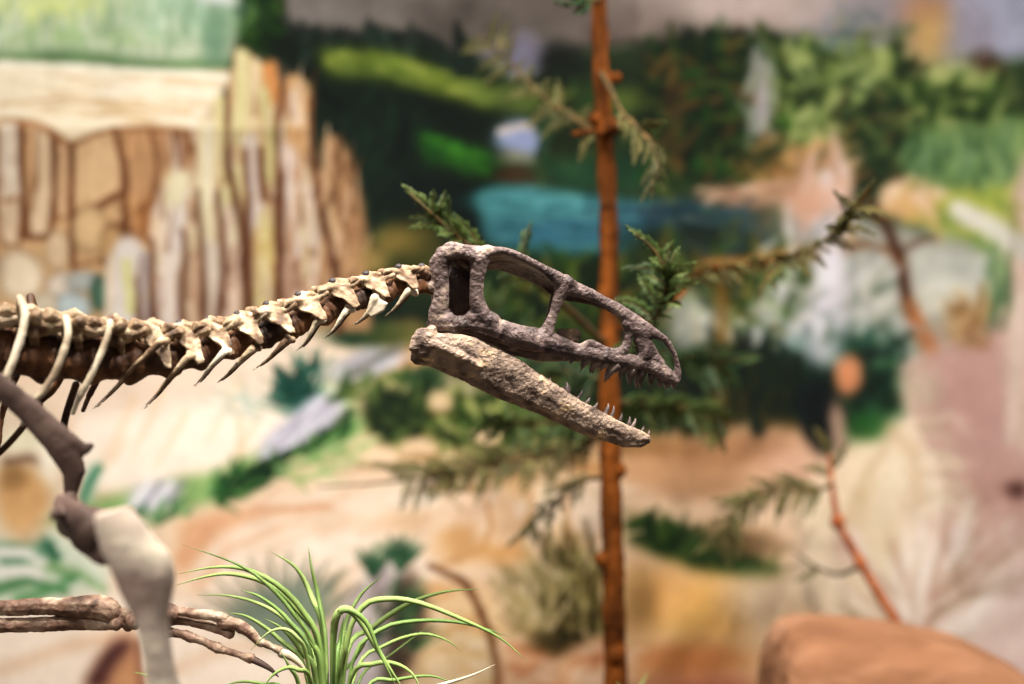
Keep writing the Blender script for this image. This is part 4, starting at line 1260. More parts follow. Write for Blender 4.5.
# ridge and the lower rail along the angular bone
C = crom([(432, 345, 5), (446, 350, 5), (462, 358, 5), (480, 367, 4)], 4)
mb.tube([JN(c[0], c[1]) - JA * .006 for c in C], [c[2] * PM for c in C], 8)
C = crom([(418, 352, 5), (434, 359, 4.5), (452, 367.5, 3.4), (470, 375.5, 3)], 4)
mb.tube([JN(c[0], c[1]) + JA * .004 for c in C], [c[2] * PM for c in C], 8)
mb.tube([JN(418, 333) + JA * .0, JN(424, 331.5)], [4 * PM, 4 * PM], 8)
mb.tube([JN(413, 349) - JA * .004, JN(415, 338)], [4.6 * PM, 4 * PM], 8)
mb.tube([JN(430, 336), JN(432, 328)], [8 * PM, 5 * PM], 8)
jaw = build('lower_jaw', mb, M_JAW, DINO, voxel=.0013, smooth=2, rough=[(.0016, .02), (.0015, .004)])
for (x0, y0, x1, y1, w) in [(549.5, 381, 550, 374.5, 2.4), (566, 391, 567, 381.5, 8), (578, 398, 582.5, 389.5, 3.6), (586, 403, 590.5, 396.5, 3.6), (594, 408, 598, 402, 3.6), (606, 413, 608.5, 403, 4), (611.5, 416, 614, 405.5, 4),
                            (620, 420, 622, 412.5, 3.6), (628, 425, 630, 416, 4), (632, 427, 636, 418, 4.2), (642, 431, 644, 426, 3), (648, 436, 649.5, 429.5, 3.2)]:
    tooth(JN(x0, y0) + JA * .001, JN(x1, y1) + JA * .002, w * PM * 1.1, jaw, 0)
for (x0, y0, x1, y1, w) in [(572, 395, 575, 388, 3.4), (583, 402, 586, 393, 3.4), (602, 411, 604, 402, 3.6), (616, 418, 619, 410, 3.6), (625, 423, 628, 415, 3.4)]:
    tooth(JN(x0 + 6, y0 + 2) + JA * jw(x0) * .9, JN(x1 + 6, y1 + 2) + JA * jw(x0) * .9, w * PM, jaw, 1)

# ---- neck and back


def d_neck(px):
    return 1.60 - (436 - px) * .00044 if px > -60 else 1.382 + (-60 - px) * .0002


VERT = [  # centre px, py, height px, length px
    (424, 279, 20, 22), (404, 279, 20, 32), (373, 287, 23, 33), (341, 295, 25, 33), (308, 309, 27, 33), (276, 320, 29, 32), (246, 330, 31, 31), (216, 338, 34, 31),
    (186, 344, 38, 32), (154, 346, 44, 36), (114, 346, 48, 42), (72, 343, 52, 44), (28, 339, 54, 46), (-18, 333, 56, 46), (-64, 326, 56, 46), (-110, 320, 58, 46), (-156, 316, 58, 46)]
VC = [U(a, b, d_neck(a)) for a, b, c, d in VERT]
vobjs = []
for i, (cx, cy, h, L) in enumerate(VERT):
    h *= 1.22 if i < 6 else 1.12
    pm = PX(d_neck(cx))
    H = h * pm
    LL = L * pm
    c = VC[i]
    T = (VC[max(i - 1, 0)] - VC[min(i + 1, len(VC) - 1)]).normalized()
    UP = (Vector((0, 0, 1)) - T * T.z).normalized()
    NV = T.cross(UP).normalized()            # towards the camera side
    jit = lambda s: random.uniform(-s, s)
    dorsal = i >= 10

    def Q(t, u, v):
        return c + T * (t * LL) + UP * (u * H) + NV * (v * H)
    # centrum
    mb = MB()
    cr_ = .40 if not dorsal else .46
    cu = -.30 if not dorsal else -.28
    ts = [-.52, -.44, -.2, .1, .38, .5]
    rr = [1.0, 1.05, .78, .74, 1.0, .92]
    mb.tube([Q(t, cu, 0) for t in ts], [cr_ * H * r for r in rr], 12)
    if dorsal:
        mb.ell(Q(0, cu - .05, .1), T * LL * .3, UP * H * .3, NV * H * .42)
    cen = build('vertebra', mb, M_CENTRUM, DINO, voxel=.0016, smooth=2, rough=[(.003, .012)])
    vobjs.append(cen)
    # neural arch with its processes
    mb = MB()
    mb.ell(Q(0, .12, 0), T * LL * .36, UP * H * .24, NV * H * .34)
    for s in (1, -1):
        # front and rear zygapophyses
        if i > 0:
            mb.tube([Q(.05, .14, .24 * s), Q(.36, .22, .36 * s), Q(.62, .30 + jit(.04), .40 * s)], [.15 * H, .12 * H, .10 * H], 8, flat=1.25, flat_dir=NV)
        mb.tube([Q(0, .22, .2 * s), Q(-.36, .38, .34 * s), Q(-.66, .42 + jit(.04), .42 * s), Q(-.74, .34, .46 * s)], [.16 * H, .13 * H, .14 * H, .07 * H], 8, flat=1.2, flat_dir=NV)
        # hanging transverse plate
        if i > 0 and not dorsal:
            z = .46 * s
            shift = .14
            mb.plate([Q(-.40, .20, z * .7), Q(-.1, .26, z * .8), Q(.34 + jit(.05), .20, z * .75), Q(.30, .06, z), Q(.22 + shift * .5, -.2, z * 1.25), Q(.14 + shift, -.46 + jit(.05), z * 1.45), Q(-.06 + shift, -.46 + jit(.05), z * 1.45), Q(-.10, -.14, z * 1.2), Q(-.32, .04, z)], NV * (.13 * H))
        if dorsal:
            mb.tube([Q(-.1, .16, .2 * s), Q(-.06, .3, .55 * s), Q(-.04, .36, .86 * s)], [.16 * H, .13 * H, .11 * H], 8)
            mb.tube([Q(.1, -.1, .3 * s), Q(-.02, .1, .6 * s)], [.08 * H, .08 * H], 8)
            mb.tube([Q(-.5, .26, .38 * s), Q(0, .24, .44 * s), Q(.5, .22, .38 * s)], [.1 * H, .12 * H, .1 * H], 8)
    # low neural spine
    mb.tube([Q(-.34, .38, 0), Q(0, .46, 0), Q(.3, .36, 0)], [.13 * H, .15 * H, .11 * H], 8)
    arch = build('neural_arch', mb, M_NECK, DINO, parent=cen, voxel=.0014, smooth=2, rough=[(.0034, .011), (.0014, .004)])
    arch['label'] = 'pale tan neural arch on top of a dark vertebra'
    mb = MB()
    mb.ell(Q(-.12, .50, .0), T * 4.6 * pm, UP * 4.0 * pm, NV * 4.4 * pm, 10, 7)
    kb = build('spine_tip', mb, M_KNOB, DINO, parent=cen, voxel=.001, smooth=1, rough=[(.001, .004)])
    kb['label'] = 'dark knob on a neural spine'

# cervical ribs: (vertebra index, head px, tip px, base width)
CRIB = [(1, (409, 290), (399, 303), (383.5, 317), 6.0), (2, (375, 297), (369, 311), (353, 325.5), 7.5), (3, (346, 311), (336, 326), (321.5, 340), 5.5), (4, (317, 321), (309, 336), (296.5, 351), 6.0),
        (5, (286, 341), (273, 354), (253, 370), 6.0), (6, (252, 349), (237, 364), (216, 384), 6.5), (7, (224, 352), (210, 367), (191, 389), 6.0), (8, (188, 357), (167, 381), (141, 410), 6.0), (9, (160, 342), (129, 372), (91, 411), 6.5)]
for (vi, hd, md, tp, w) in CRIB:
    cx, cy, h, L = VERT[vi]
    d0 = d_neck(hd[0])
    pm = PX(d0)
    dz = -(.62 if vi < 7 else .85) * h * pm
    pts = [U(hd[0], hd[1], d0 + dz), U((hd[0] + md[0]) / 2 - 0.5, (hd[1] + md[1]) / 2 + .5, d0 + dz * 1.05), U(md[0], md[1], d0 + dz * 1.02), U((tp[0] + md[0]) / 2 + 1, (tp[1] + md[1]) / 2 + .5, d0 + dz * .9), U(tp[0], tp[1], d0 + dz * .8)]
    mb = MB()
    C = crom([tuple(p) for p in pts], 3)
    n = len(C)
    R = [w * pm * (.62 if k < 2 else lerp(.60, .10, k / (n - 1))) for k in range(n)]
    mb.tube(C, R, 8)
    # second head reaching in to the centrum
    mb.tube([pts[0], U(hd[0] + 7, hd[1] + 4 if vi < 3 else hd[1] - 1, d0 + dz * .7), U(hd[0] + 5, hd[1] - 3, d0 + dz * .3)], [w * pm * .5, w * pm * .6, w * pm * .5], 8)
    mb.tube([pts[0], U(hd[0] + 1, hd[1] - 5, d0 + dz * .75)], [w * pm * .45, w * pm * .5], 8)
    if vi == 2:
        mb.plate([pts[0], U(388, 303, d0 + dz), U(384, 311, d0 + dz), U(371, 318, d0 + dz), U(366, 312, d0 + dz)], Vector((0, 1, 0)) * 5 * pm)
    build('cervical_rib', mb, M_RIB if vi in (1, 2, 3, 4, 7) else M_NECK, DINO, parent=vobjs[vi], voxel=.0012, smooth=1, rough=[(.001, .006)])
    # its twin on the far side
    mb = MB()
    C2 = []
    for p in C:
        k2 = (p[1] - 1.7 * dz) / p[1]
        C2.append(Vector((p[0] * k2 + .0035, p[1] * k2, CAMZ + (p[2] - CAMZ) * k2 + .001)))
    mb.tube(C2, R, 8)
    mb.tube([C2[0], VC[vi] + Vector((0, -dz * .3, -.2 * h * pm))], [w * pm * .5] * 2, 8)
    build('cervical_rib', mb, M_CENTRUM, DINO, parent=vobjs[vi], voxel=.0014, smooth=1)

# dorsal ribs, near side then far side
DR = [(10, [(110, 322), (108, 336), (98, 360), (88, 381), (80, 396), (73, 413)], 6.2, .05),
      (11, [(66, 318), (68, 336), (58, 366), (43, 392), (30, 404), (22, 425)], 6.5, .062),
      (12, [(20, 298), (25, 318), (17, 350), (6, 378), (-6, 410), (-12, 450)], 7.0, .07),
      (13, [(-24, 300), (-24, 330), (-34, 370), (-46, 420), (-52, 480)], 7.0, .08),
      (14, [(-70, 296), (-72, 330), (-82, 380), (-94, 440), (-98, 510)], 7.0, .09),
      (15, [(-116, 290), (-118, 330), (-128, 380), (-140, 450), (-142, 530)], 7.0, .09)]
for vi, path, w, out in DR:
    cx = VERT[vi][0]
    d0 = d_neck(cx)
    pm = PX(d0)
    n = len(path)
    for s in (-1, 1):
        dd = [d0 + s * out * (.62 + .5 * math.sin(math.pi * .62 * k / (n - 1))) for k in range(n)]
        sx, sy = (0, 0) if s < 0 else (10, -2)
        P3 = crom([tuple(U(p[0] + sx, p[1] + sy, dd[k])) for k, p in enumerate(path)], 4)
        R = [w * pm * (lerp(.62, .58, k / (len(P3) - 1)) if k < len(P3) - 4 else .42) for k in range(len(P3))]
        mb = MB()
        mb.tube(P3, R, 8)
        mb.tube([P3[0], VC[vi] + Vector((0, s * out * .3, VERT[vi][2] * pm * .25))], [w * pm * .6, w * pm * .7], 8)
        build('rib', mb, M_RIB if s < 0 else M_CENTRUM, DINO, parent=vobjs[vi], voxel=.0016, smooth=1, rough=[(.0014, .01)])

# belly ribs glimpsed below the shoulder blade
mb = MB()
mb.tube(crom([tuple(U(x, y, 1.43)) for x, y in [(40, 404), (22, 428), (0, 452), (-24, 470)]], 4), .0035, 7)
build('belly_rib', mb, M_CENTRUM, DINO)
mb = MB()
mb.tube(crom([tuple(U(x, y, 1.47)) for x, y in [(76, 384), (68, 408), (64, 424), (63, 442)]], 4), .004, 7)
build('belly_rib', mb, M_CENTRUM, DINO)

# shoulder blade, coracoid, upper arm (near side)
sc_px = [(-160, 300), (-60, 330), (0, 373), (15, 386), (35, 407), (60, 430), (74, 438.5), (97, 442), (92, 462), (82, 482), (77, 500), (72, 506), (63, 499), (61, 480), (53.5, 455), (38, 437), (20, 417), (0, 398), (-60, 356), (-160, 326)]
mb = MB()
DS = 1.285
for (a, b, ra, rb) in [((-160, 313), (-60, 343), 10, 11), ((-60, 343), (0, 386), 11, 12), ((0, 386), (30, 412), 12, 13.5), ((30, 412), (58, 440), 13.5, 16), ((58, 440), (84, 450), 16, 7.5), ((84, 449), (92, 445), 7.5, 4), ((60, 446), (74, 470), 15, 13), ((74, 470), (70, 498), 13, 6.5)]:
    P = [U(lerp(a[0], b[0], t), lerp(a[1], b[1], t), DS + .00007 * (lerp(a[0], b[0], t) - 60)) for t in (0, .5, 1)]
    mb.tube(P, [lerp(ra, rb, t) * PX(DS) for t in (0, .5, 1)], 12, flat=.42, flat_dir=Vector((0, 1, 0)))
scap = build('scapula', mb, M_SCAP, DINO, voxel=.0018, smooth=3, rough=[(.002, .02)])
mb = MB()
for (a, b, ra, rb) in [((62, 506), (84, 520), 12, 15), ((66, 522), (92, 530), 15, 20), ((84, 530), (104, 554), 21, 12), ((86, 522), (112, 522), 17, 12), ((96, 548), (118, 560), 14, 9), ((60, 508), (54, 516), 8, 5)]:
    mb.tube([U(a[0], a[1], 1.24), U(b[0], b[1], 1.15)], [ra * PX(1.26), rb * PX(1.26)], 12, flat=.7, flat_dir=Vector((0, 1, 0)))
mb.tube([U(70, 498, 1.28), U(64, 512, 1.272)], [9 * PX(1.26), 10 * PX(1.26)], 10)
cora = build('coracoid', mb, M_SCAP, DINO, voxel=.0018, smooth=3, rough=[(.002, .02)])
hum = [((94, 514), (130, 505), 8), ((93, 522), (141, 518), 11), ((98, 545), (158, 540), 13), ((106, 562), (170, 554), 14), ((116, 584), (175, 575), 14), ((126, 606), (172, 601), 14), ((135, 626), (169, 622), 14), ((141, 645), (171, 645), 14), ((147, 684), (180, 684), 15), ((154, 720), (188, 720), 16), ((160, 756), (204, 756), 19), ((166, 780), (208, 778), 15)]
mb = MB()
rings = []
DH = 1.10
for hc in crom([(a[0], a[1], b[0], b[1], th) for a, b, th in hum], 4):
    a, b, th = (hc[0], hc[1]), (hc[2], hc[3]), hc[4]
    A = U(a[0], a[1], DH)
    B = U(b[0], b[1], DH + .01)
    c = (A + B) / 2
    h = (B - A) / 2
    rings.append([c + h * math.cos(2 * math.pi * j / 16) + Vector((0, 1, 0)) * (th * PX(DH) * math.sin(2 * math.pi * j / 16)) for j in range(16)])
mb.loft(rings)
humr = build('humerus', mb, M_HUM, DINO, voxel=.002, smooth=4, rough=[(.003, .03)])
humr['label'] = 'pale upper arm bone'
# forearm of the near side, below the frame
for k, off in enumerate((0, 16)):
    mb = MB()
    mb.tube(crom([tuple(U(x, y, 1.17 + .012 * k)) for x, y in [(186 + off * .3, 782), (240, 800 + off), (300, 812 + off), (350, 818 + off)]], 4), .007, 8)
    build('radius' if k == 0 else 'ulna', mb, M_HUM, DINO)

# far arm: forearm and hand
DF = 1.57
pf = PX(DF)


def bone(name, path, mat, knob=1.25, parent=None, d=DF, rough=True):
    """shaft with swollen ends; path of (px, py, radius px)"""
    C = crom(path, 4)
    P = [U(c[0], c[1], d + (c[3] if len(c) > 3 else 0)) for c in C]
    n = len(P)
    R = []
    for k, c in enumerate(C):
        t = k / (n - 1)
        e = max(0, 1 - min(t, 1 - t) / .16)
        R.append(c[2] * pf * (1 + (knob - 1) * e))
    mb = MB()
    mb.tube(P, R, 10)
    return build(name, mb, mat, DINO, parent=parent, voxel=.0011, smooth=1, rough=[(.0022, .008), (.001, .003)] if rough else None)


bone('humerus', [(-130, 500, 13), (-110, 550, 9), (-95, 600, 9), (-80, 624, 13)], M_HAND)
bone('radius', [(-84, 610, 8, .012), (-30, 608, 7, .012), (10, 608, 8, 0), (44, 606, 9, 0), (58, 607, 9, 0), (80, 607.5, 11.5, 0), (100, 608, 13, 0), (112, 612, 12, 0)], M_HAND, 1.0)
bone('ulna', [(-84, 632, 10), (-40, 626, 7.5), (0, 625.5, 7.5), (40, 624.5, 7.5), (80, 623, 7.6), (100, 624, 7), (112, 626, 4.5)], M_HAND, 1.0)
mb = MB()
for (x, y, r) in [(116, 624, 7), (124, 616, 9), (134, 622, 8), (128, 626, 6), (142, 618, 8), (150, 625, 8), (158, 616, 8), (164, 628, 7), (172, 615, 7)]:
    mb.ball(U(x, y, DF + random.uniform(-.006, .006)), r * pf)
carp = build('wrist', mb, M_HAND, DINO, voxel=.0012, smooth=2, rough=[(.002, .008)])
f1 = bone('finger', [(168, 610, 6.5), (184, 612, 5), (200, 614.5, 5.2), (212, 615.5, 5.5), (225, 619, 5)], M_HAND, 1.15)
f2 = bone('finger', [(168, 620, 5.5, .01), (186, 621, 5, .01), (204, 625, 4.8, .01), (220, 630, 5, .008), (231, 634, 5, .006)], M_HAND, 1.15)
bone('finger_bone', [(222, 622, 6), (236, 624.5, 6.5), (248, 631, 6), (257, 640, 4.5), (261, 643, 4.2)], M_HAND, 1.1, parent=f2)
bone('finger_bone', [(262, 643, 4.2), (270, 646, 3.4), (280, 650.5, 3.8)], M_HAND, 1.2, parent=f2)
bone('claw', [(281, 653, 5), (290, 656, 4.4), (298, 662, 3.2), (304, 669, 2), (307, 676, .8)], M_RIB, 1.0, parent=f2, rough=False)
f3 = bone('finger', [(168, 632, 5), (180, 634, 4.4), (190, 637, 5.4), (202, 641, 4), (216, 647.5, 4.6)], M_HAND, 1.15)
bone('finger_bone', [(217, 648, 4.8), (230, 652, 3.6), (240, 655, 3.6), (251, 658.5, 4.8)], M_HAND, 1.2, parent=f3)
bone('claw', [(252, 659, 4), (262, 664, 3.4), (271, 669.5, 2.4), (278.5, 677, .8)], M_SCAP, 1.0, parent=f3, rough=False)

# steel post carrying the mount, off to the side of the picture
mb = MB()
ptop = VC[14]
mb.tube([Vector((ptop.x, ptop.y, FZ + .01)), Vector((ptop.x, ptop.y, 1.0)), ptop], [.011] * 3, 12)
mb.tube([Vector((ptop.x, ptop.y, FZ - .004)), Vector((ptop.x, ptop.y, FZ + .02))], [.09, .09], 20, roundcap=False)
mb.tube([Vector((ptop.x, ptop.y, 1.2)), U(-120, 560, DF), U(-100, 585, DF)], [.006] * 3, 8)
mb.tube([Vector((ptop.x, ptop.y, 1.36)), U(-120, 330, 1.29), U(-90, 332, DS)], [.006] * 3, 8)
build('mount_post', mb, M_STEEL, DINO)
#DINO_END

# ================================================================== TREES AND PLANTS


def spindle(mb, a, b, r, ref):
    """little scale-leaf shoot: pointed at the tip"""
    a = Vector(a)
    b = Vector(b)
    t = (b - a)
    L = t.length
    if L < 1e-6:
        return
    t /= L
    u = t.cross(ref)
    if u.length < 1e-5:
        u = t.orthogonal()
    u.normalize()
    v = t.cross(u)
    m = a + t * (L * .45)
    vs = [a] + [m + (u * math.cos(q) + v * math.sin(q)) * r for q in (0, 2.0944, 4.1888)] + [b]
    mb.add(vs, [(0, 2, 1), (0, 3, 2), (0, 1, 3), (4, 1, 2), (4, 2, 3), (4, 3, 1)])


def sprig(leaf, wood, path, pm, shoot=11, step=3.0, thick=1.4, rnd=random, tilt=0.6):
    """feathery sprig: shoots left and right along the path (3-D), lengths in photo pixels * pm"""
    C = [Vector(c) for c in crom([tuple(p) for p in path], 6)]
    acc = 0
    tot = sum((b - a).length for a, b in zip(C, C[1:]))
    nrm = Vector((rnd.uniform(-tilt, tilt), -1, rnd.uniform(-tilt, tilt))).normalized()
    wood.tube(C, [lerp(.7, .35, k / (len(C) - 1)) * pm for k in range(len(C))], 5, roundcap=False)
    nxt = 0
    side = 1
    for a, b in zip(C, C[1:]):
        L = (b - a).length
        t = (b - a).normalized()
        sd = t.cross(nrm).normalized()
        while nxt < acc + L:
            p = a + t * (nxt - acc)
            f = nxt / tot
            ln = shoot * pm * (1.1 - .75 * f ** 2) * rnd.uniform(.7, 1.25)
            for s in (1, -1):
                d = (t * rnd.uniform(.7, 1.1) + sd * s * rnd.uniform(.6, 1.0) + nrm * rnd.uniform(-.35, .35)).normalized()
                e = p + d * ln
                spindle(leaf, p, e, thick * pm * rnd.uniform(.8, 1.2), nrm)
                if ln > 7 * pm:
                    m_ = p + d * ln * .45
                    d2 = (d * .8 + sd * s * rnd.uniform(.2, .8) + t * .2).normalized()
                    spindle(leaf, m_, m_ + d2 * ln * .55, thick * .85 * pm, nrm)
                    d3 = (d * .8 + t * .7).normalized()
                    spindle(leaf, m_, m_ + d3 * ln * .55, thick * .85 * pm, nrm)
            nxt += step * pm
        acc += L
    spindle(leaf, C[-1], C[-1] + (C[-1] - C[-2]).normalized() * shoot * .6 * pm, thick * pm, nrm)


def limb(root, path, r0, r1, mwood, mleaf, sprigs=(), auto=None, seed=0):
    """branch of a tree (part) with its foliage (sub-part). path: (px, py, depth)"""
    rnd = random.Random(seed)
    C = crom(path, 6)
    P = [U(c[0], c[1], c[2]) for c in C]
    wood = MB()
    leaf = MB()
    n = len(P)
    wood.tube(P, [lerp(r0, r1, k / (n - 1)) * PX(C[k][2]) for k in range(n)], 8)
    for sp in sprigs:
        sprig(leaf, wood, [U(*q) for q in sp['p']], PX(sp['p'][0][2]), sp.get('shoot', 11), sp.get('step', 3), sp.get('thick', 1.4), rnd)
    if auto:
        a0, a1, num, lmin, lmax, shoot, droop = auto
        num = int(num * 1.7)
        lmin *= .8
        lmax *= .85
        shoot *= .85
        for k in range(num):
            f = lerp(a0, a1, (k + rnd.random()) / num)
            i = min(n - 2, int(f * (n - 1)))
            p = P[i].lerp(P[i + 1], f * (n - 1) - i)
            t = (P[i + 1] - P[i]).normalized()
            pm = PX(p.y)
            sd = Vector((-t.z, 0, t.x)) * (1 if k % 2 else -1)
            d = (t * rnd.uniform(.4, 1.0) + sd * rnd.uniform(.5, 1) + Vector((0, rnd.uniform(-.7, .7), -droop))).normalized()
            L = rnd.uniform(lmin, lmax) * pm
            q1 = p + d * L * .5 + Vector((0, 0, .03 * L))
            q2 = p + d * L + Vector((0, 0, -droop * .3 * L))
            sprig(leaf, wood, [p, q1, q2], pm, shoot, 3.2, 1.3, rnd)
    b = build('branch', wood, mwood, root, fix=False)
    if leaf.v:
        build('foliage', leaf, mleaf, root, parent=b, sm=False, fix=False)
    return b


TD = 2.7
tb = U(616, 684, TD)
TREE = empty('conifer_tree', (tb.x, TD, FZ), 'slender conifer with an orange brown trunk standing right behind the skull', 'tree')
mb = MB()
tp = [(622, 930), (619, 800), (616, 690), (614, 620), (613, 560), (611, 500), (610, 440), (609, 380), (609, 320), (609, 260), (608, 200), (605, 140), (602, 90), (600, 40), (599, -20), (600, -120), (602, -240)]
C = crom([(a, b) for a, b in tp], 4)
P = [U(c[0], c[1], TD + .004 * math.sin(c[1] * .05)) for c in C]
P[0].z = FZ - .005
R = [PX(TD) * (lerp(12.6, 7.2, k / (len(C) - 1)) + .7 * math.sin(k * 1.7)) for k in range(len(C))]
mb.tube(P, R, 14)
for (x, y, r) in [(614, 127, 9), (600, 300, 8), (616, 655, 10), (606, 205, 7), (620, 470, 8), (594, 120, 7), (616, 78, 6), (602, 560, 8)]:
    mb.ball(U(x, y, TD - .01), r * PX(TD))
build('trunk', mb, M_TRUNK, TREE, voxel=.003, smooth=1, rough=[(.006, .02)])
limb(TREE, [(606, 345, 2.7), (560, 302, 2.42), (510, 264, 2.12), (466, 243, 1.98), (432, 214, 1.93), (410, 194, 1.92)], 4, 1.0, M_TWIG, M_NEEDLE,
     [{'p': [(464, 242, 1.97), (450, 226, 1.95), (430, 208, 1.93), (406, 188, 1.92)], 'shoot': 11}, {'p': [(452, 236, 1.97), (438, 226, 1.95), (424, 218, 1.95)], 'shoot': 8}, {'p': [(482, 250, 2), (470, 232, 1.99), (456, 216, 1.98)], 'shoot': 8},
      {'p': [(436, 218, 1.94), (440, 206, 1.93), (444, 194, 1.93)], 'shoot': 7}, {'p': [(520, 268, 2.14), (524, 244, 2.14), (530, 226, 2.14)], 'shoot': 10}], auto=(.25, .8, 14, 24, 44, 9, .1), seed=1)
limb(TREE, [(609, 372, 2.65), (636, 344, 2.35), (658, 312, 2), (667, 280, 1.93), (655, 252, 1.9), (636, 234, 1.89)], 3.2, .8, M_TWIG, M_NEEDLE,
     [{'p': [(667, 282, 1.93), (660, 258, 1.91), (648, 242, 1.9), (630, 229, 1.89)], 'shoot': 12, 'step': 3.4, 'thick': 1.8}, {'p': [(666, 285, 1.93), (674, 272, 1.92), (692, 264, 1.91)], 'shoot': 10}, {'p': [(664, 296, 1.95), (680, 286, 1.95), (690, 280, 1.95)], 'shoot': 9},
      {'p': [(660, 306, 1.98), (648, 290, 1.97), (640, 278, 1.97)], 'shoot': 10}, {'p': [(654, 318, 2), (634, 304, 2), (620, 300, 2)], 'shoot': 11}], auto=(.15, .7, 18, 24, 50, 10, .15), seed=2)
limb(TREE, [(609, 330, 2.7), (640, 322, 2.7), (676, 300, 2.7), (700, 272, 2.7), (740, 266, 2.58), (790, 258, 2.47), (830, 238, 2.35), (850, 214, 2.28), (868, 190, 2.23)], 3.2, .5, M_TRUNK, M_NEEDLE_O,
     [{'p': [(836, 234, 2.33), (848, 216, 2.28), (860, 200, 2.26), (874, 182, 2.23)], 'shoot': 9, 'thick': 1.9}, {'p': [(780, 262, 2.47), (766, 280, 2.47), (758, 300, 2.47)], 'shoot': 8}], auto=(.35, .92, 22, 22, 46, 8, .25), seed=3)
limb(TREE, [(603, 140, 2.7), (575, 118, 2.8), (546, 100, 2.9), (515, 68, 3), (480, 36, 3.05)], 3.4, 1.0, M_TWIG, M_NEEDLE_O, auto=(.2, 1, 13, 22, 44, 8, .3), seed=4)
limb(TREE, [(606, 134, 2.7), (590, 132, 2.61), (574, 134, 2.51)], 4.6, 2.6, M_TRUNK, M_NEEDLE_O, [{'p': [(590, 132, 2.61), (584, 145, 2.56), (580, 160, 2.56)], 'shoot': 8}], seed=5)
limb(TREE, [(605, 132, 2.7), (620, 126, 2.58), (632, 120, 2.51)], 4.6, 3.0, M_TRUNK, M_NEEDLE_O, [{'p': [(626, 123, 2.56), (636, 134, 2.51), (640, 150, 2.47)], 'shoot': 8}], seed=6)
limb(TREE, [(601, 72, 2.7), (611, 90, 2.51), (622, 112, 2.42), (640, 130, 2.35), (654, 150, 2.28), (656, 180, 2.23)], 2.8, .9, M_TWIG, M_NEEDLE_O,
     [{'p': [(654, 150, 2.28), (658, 165, 2.23), (654, 182, 2.23), (652, 196, 2.23)], 'shoot': 9}, {'p': [(640, 132, 2.35), (650, 124, 2.33), (664, 122, 2.28)], 'shoot': 8}], auto=(.4, 1, 9, 16, 36, 7, .4), seed=7)
limb(TREE, [(599, 0, 2.7), (584, 0, 2.47), (568, -4, 2.23), (556, -6, 2.12)], 3, 1.2, M_TWIG, M_NEEDLE_D, [{'p': [(584, -2, 2.47), (572, 4, 2.28), (556, 2, 2.19)], 'shoot': 10}, {'p': [(590, -2, 2.47), (580, 10, 2.35), (574, 12, 2.28)], 'shoot': 8}], seed=8)
limb(TREE, [(611, 432, 2.7), (580, 442, 3.01), (540, 456, 2.96), (500, 462, 2.96), (450, 474, 2.98), (390, 482, 3.05), (318, 487, 3.1)], 4.4, .9, M_TWIG, M_NEEDLE_O, auto=(.08, .8, 30, 24, 52, 9, .25), seed=9)
limb(TREE, [(611, 412, 2.7), (570, 420, 2.71), (530, 424, 2.65), (490, 420, 2.53)], 3.6, 1.0, M_TWIG, M_NEEDLE, auto=(.1, 1, 24, 20, 44, 10, .2), seed=10)
limb(TREE, [(612, 402, 2.71), (640, 404, 2.79), (680, 408, 2.91), (720, 420, 2.91)], 3.4, 1.0, M_TWIG, M_NEEDLE, auto=(.1, 1, 22, 20, 46, 10, .2), seed=11)
limb(TREE, [(611, 380, 2.7), (580, 376, 2.85), (540, 360, 3.02), (500, 330, 3.04), (480, 300, 3.06)], 3.4, 1.0, M_TWIG, M_NEEDLE_D, auto=(.1, 1, 26, 22, 48, 10, .15), seed=12)
limb(TREE, [(612, 350, 2.73), (650, 352, 2.95), (690, 360, 3.1), (730, 366, 3.12)], 3.4, 1.0, M_TWIG, M_NEEDLE_D, auto=(.1, 1, 26, 22, 48, 10, .2), seed=13)
limb(TREE, [(612, 478, 2.7), (586, 480, 2.72), (556, 500, 2.75), (524, 536, 2.78)], 3.0, 1.0, M_TWIG, M_NEEDLE_O, auto=(.3, 1, 8, 18, 34, 8, .35), seed=14)
limb(TREE, [(601, -150, 2.7), (560, -200, 2.58), (500, -210, 2.47)], 3.0, 1.0, M_TWIG, M_NEEDLE, auto=(.2, 1, 16, 24, 50, 10, .2), seed=15)
limb(TREE, [(602, -180, 2.7), (650, -220, 2.58), (710, -220, 2.47)], 3.0, 1.0, M_TWIG, M_NEEDLE, auto=(.2, 1, 16, 24, 50, 10, .2), seed=16)

# leaning sapling on the right
SD = 3.28
sb = U(940, 700, SD)
SAP = empty('leaning_sapling', (sb.x, SD, FZ), 'bare orange sapling leaning out from behind the boulder with sparse olive sprigs', 'sapling')
mb = MB()
path = [(1000, 930), (975, 800), (950, 715), (925, 668), (903, 632), (880, 596), (860, 562), (846, 538), (838, 522), (834, 500), (831, 476), (829, 452)]
C = crom(path, 4)
P = [U(c[0], c[1], SD) for c in C]
P[0].z = FZ - .005
mb.tube(P, [PX(SD) * lerp(7.5, 2.4, k / (len(P) - 1)) for k in range(len(P))], 10)
for (x, y, r) in [(838, 522, 8), (860, 562, 6.5), (903, 632, 8)]:
    mb.ball(U(x, y, SD), r * PX(SD))
build('trunk', mb, M_SAP, SAP, voxel=.0025, smooth=1, rough=[(.003, .015)])
limb(SAP, [(832, 484, 3.28), (812, 492, 3.23), (786, 488, 3.19), (756, 496, 3.17), (734, 516, 3.15), (722, 545, 3.15)], 2.6, .9, M_TWIG, M_NEEDLE_O,
     [{'p': [(756, 494, 3.17), (736, 500, 3.17), (714, 500, 3.17)], 'shoot': 8}, {'p': [(790, 488, 3.19), (780, 510, 3.19), (776, 524, 3.19)], 'shoot': 8}], auto=(.1, 1, 20, 18, 40, 8, .25), seed=21)
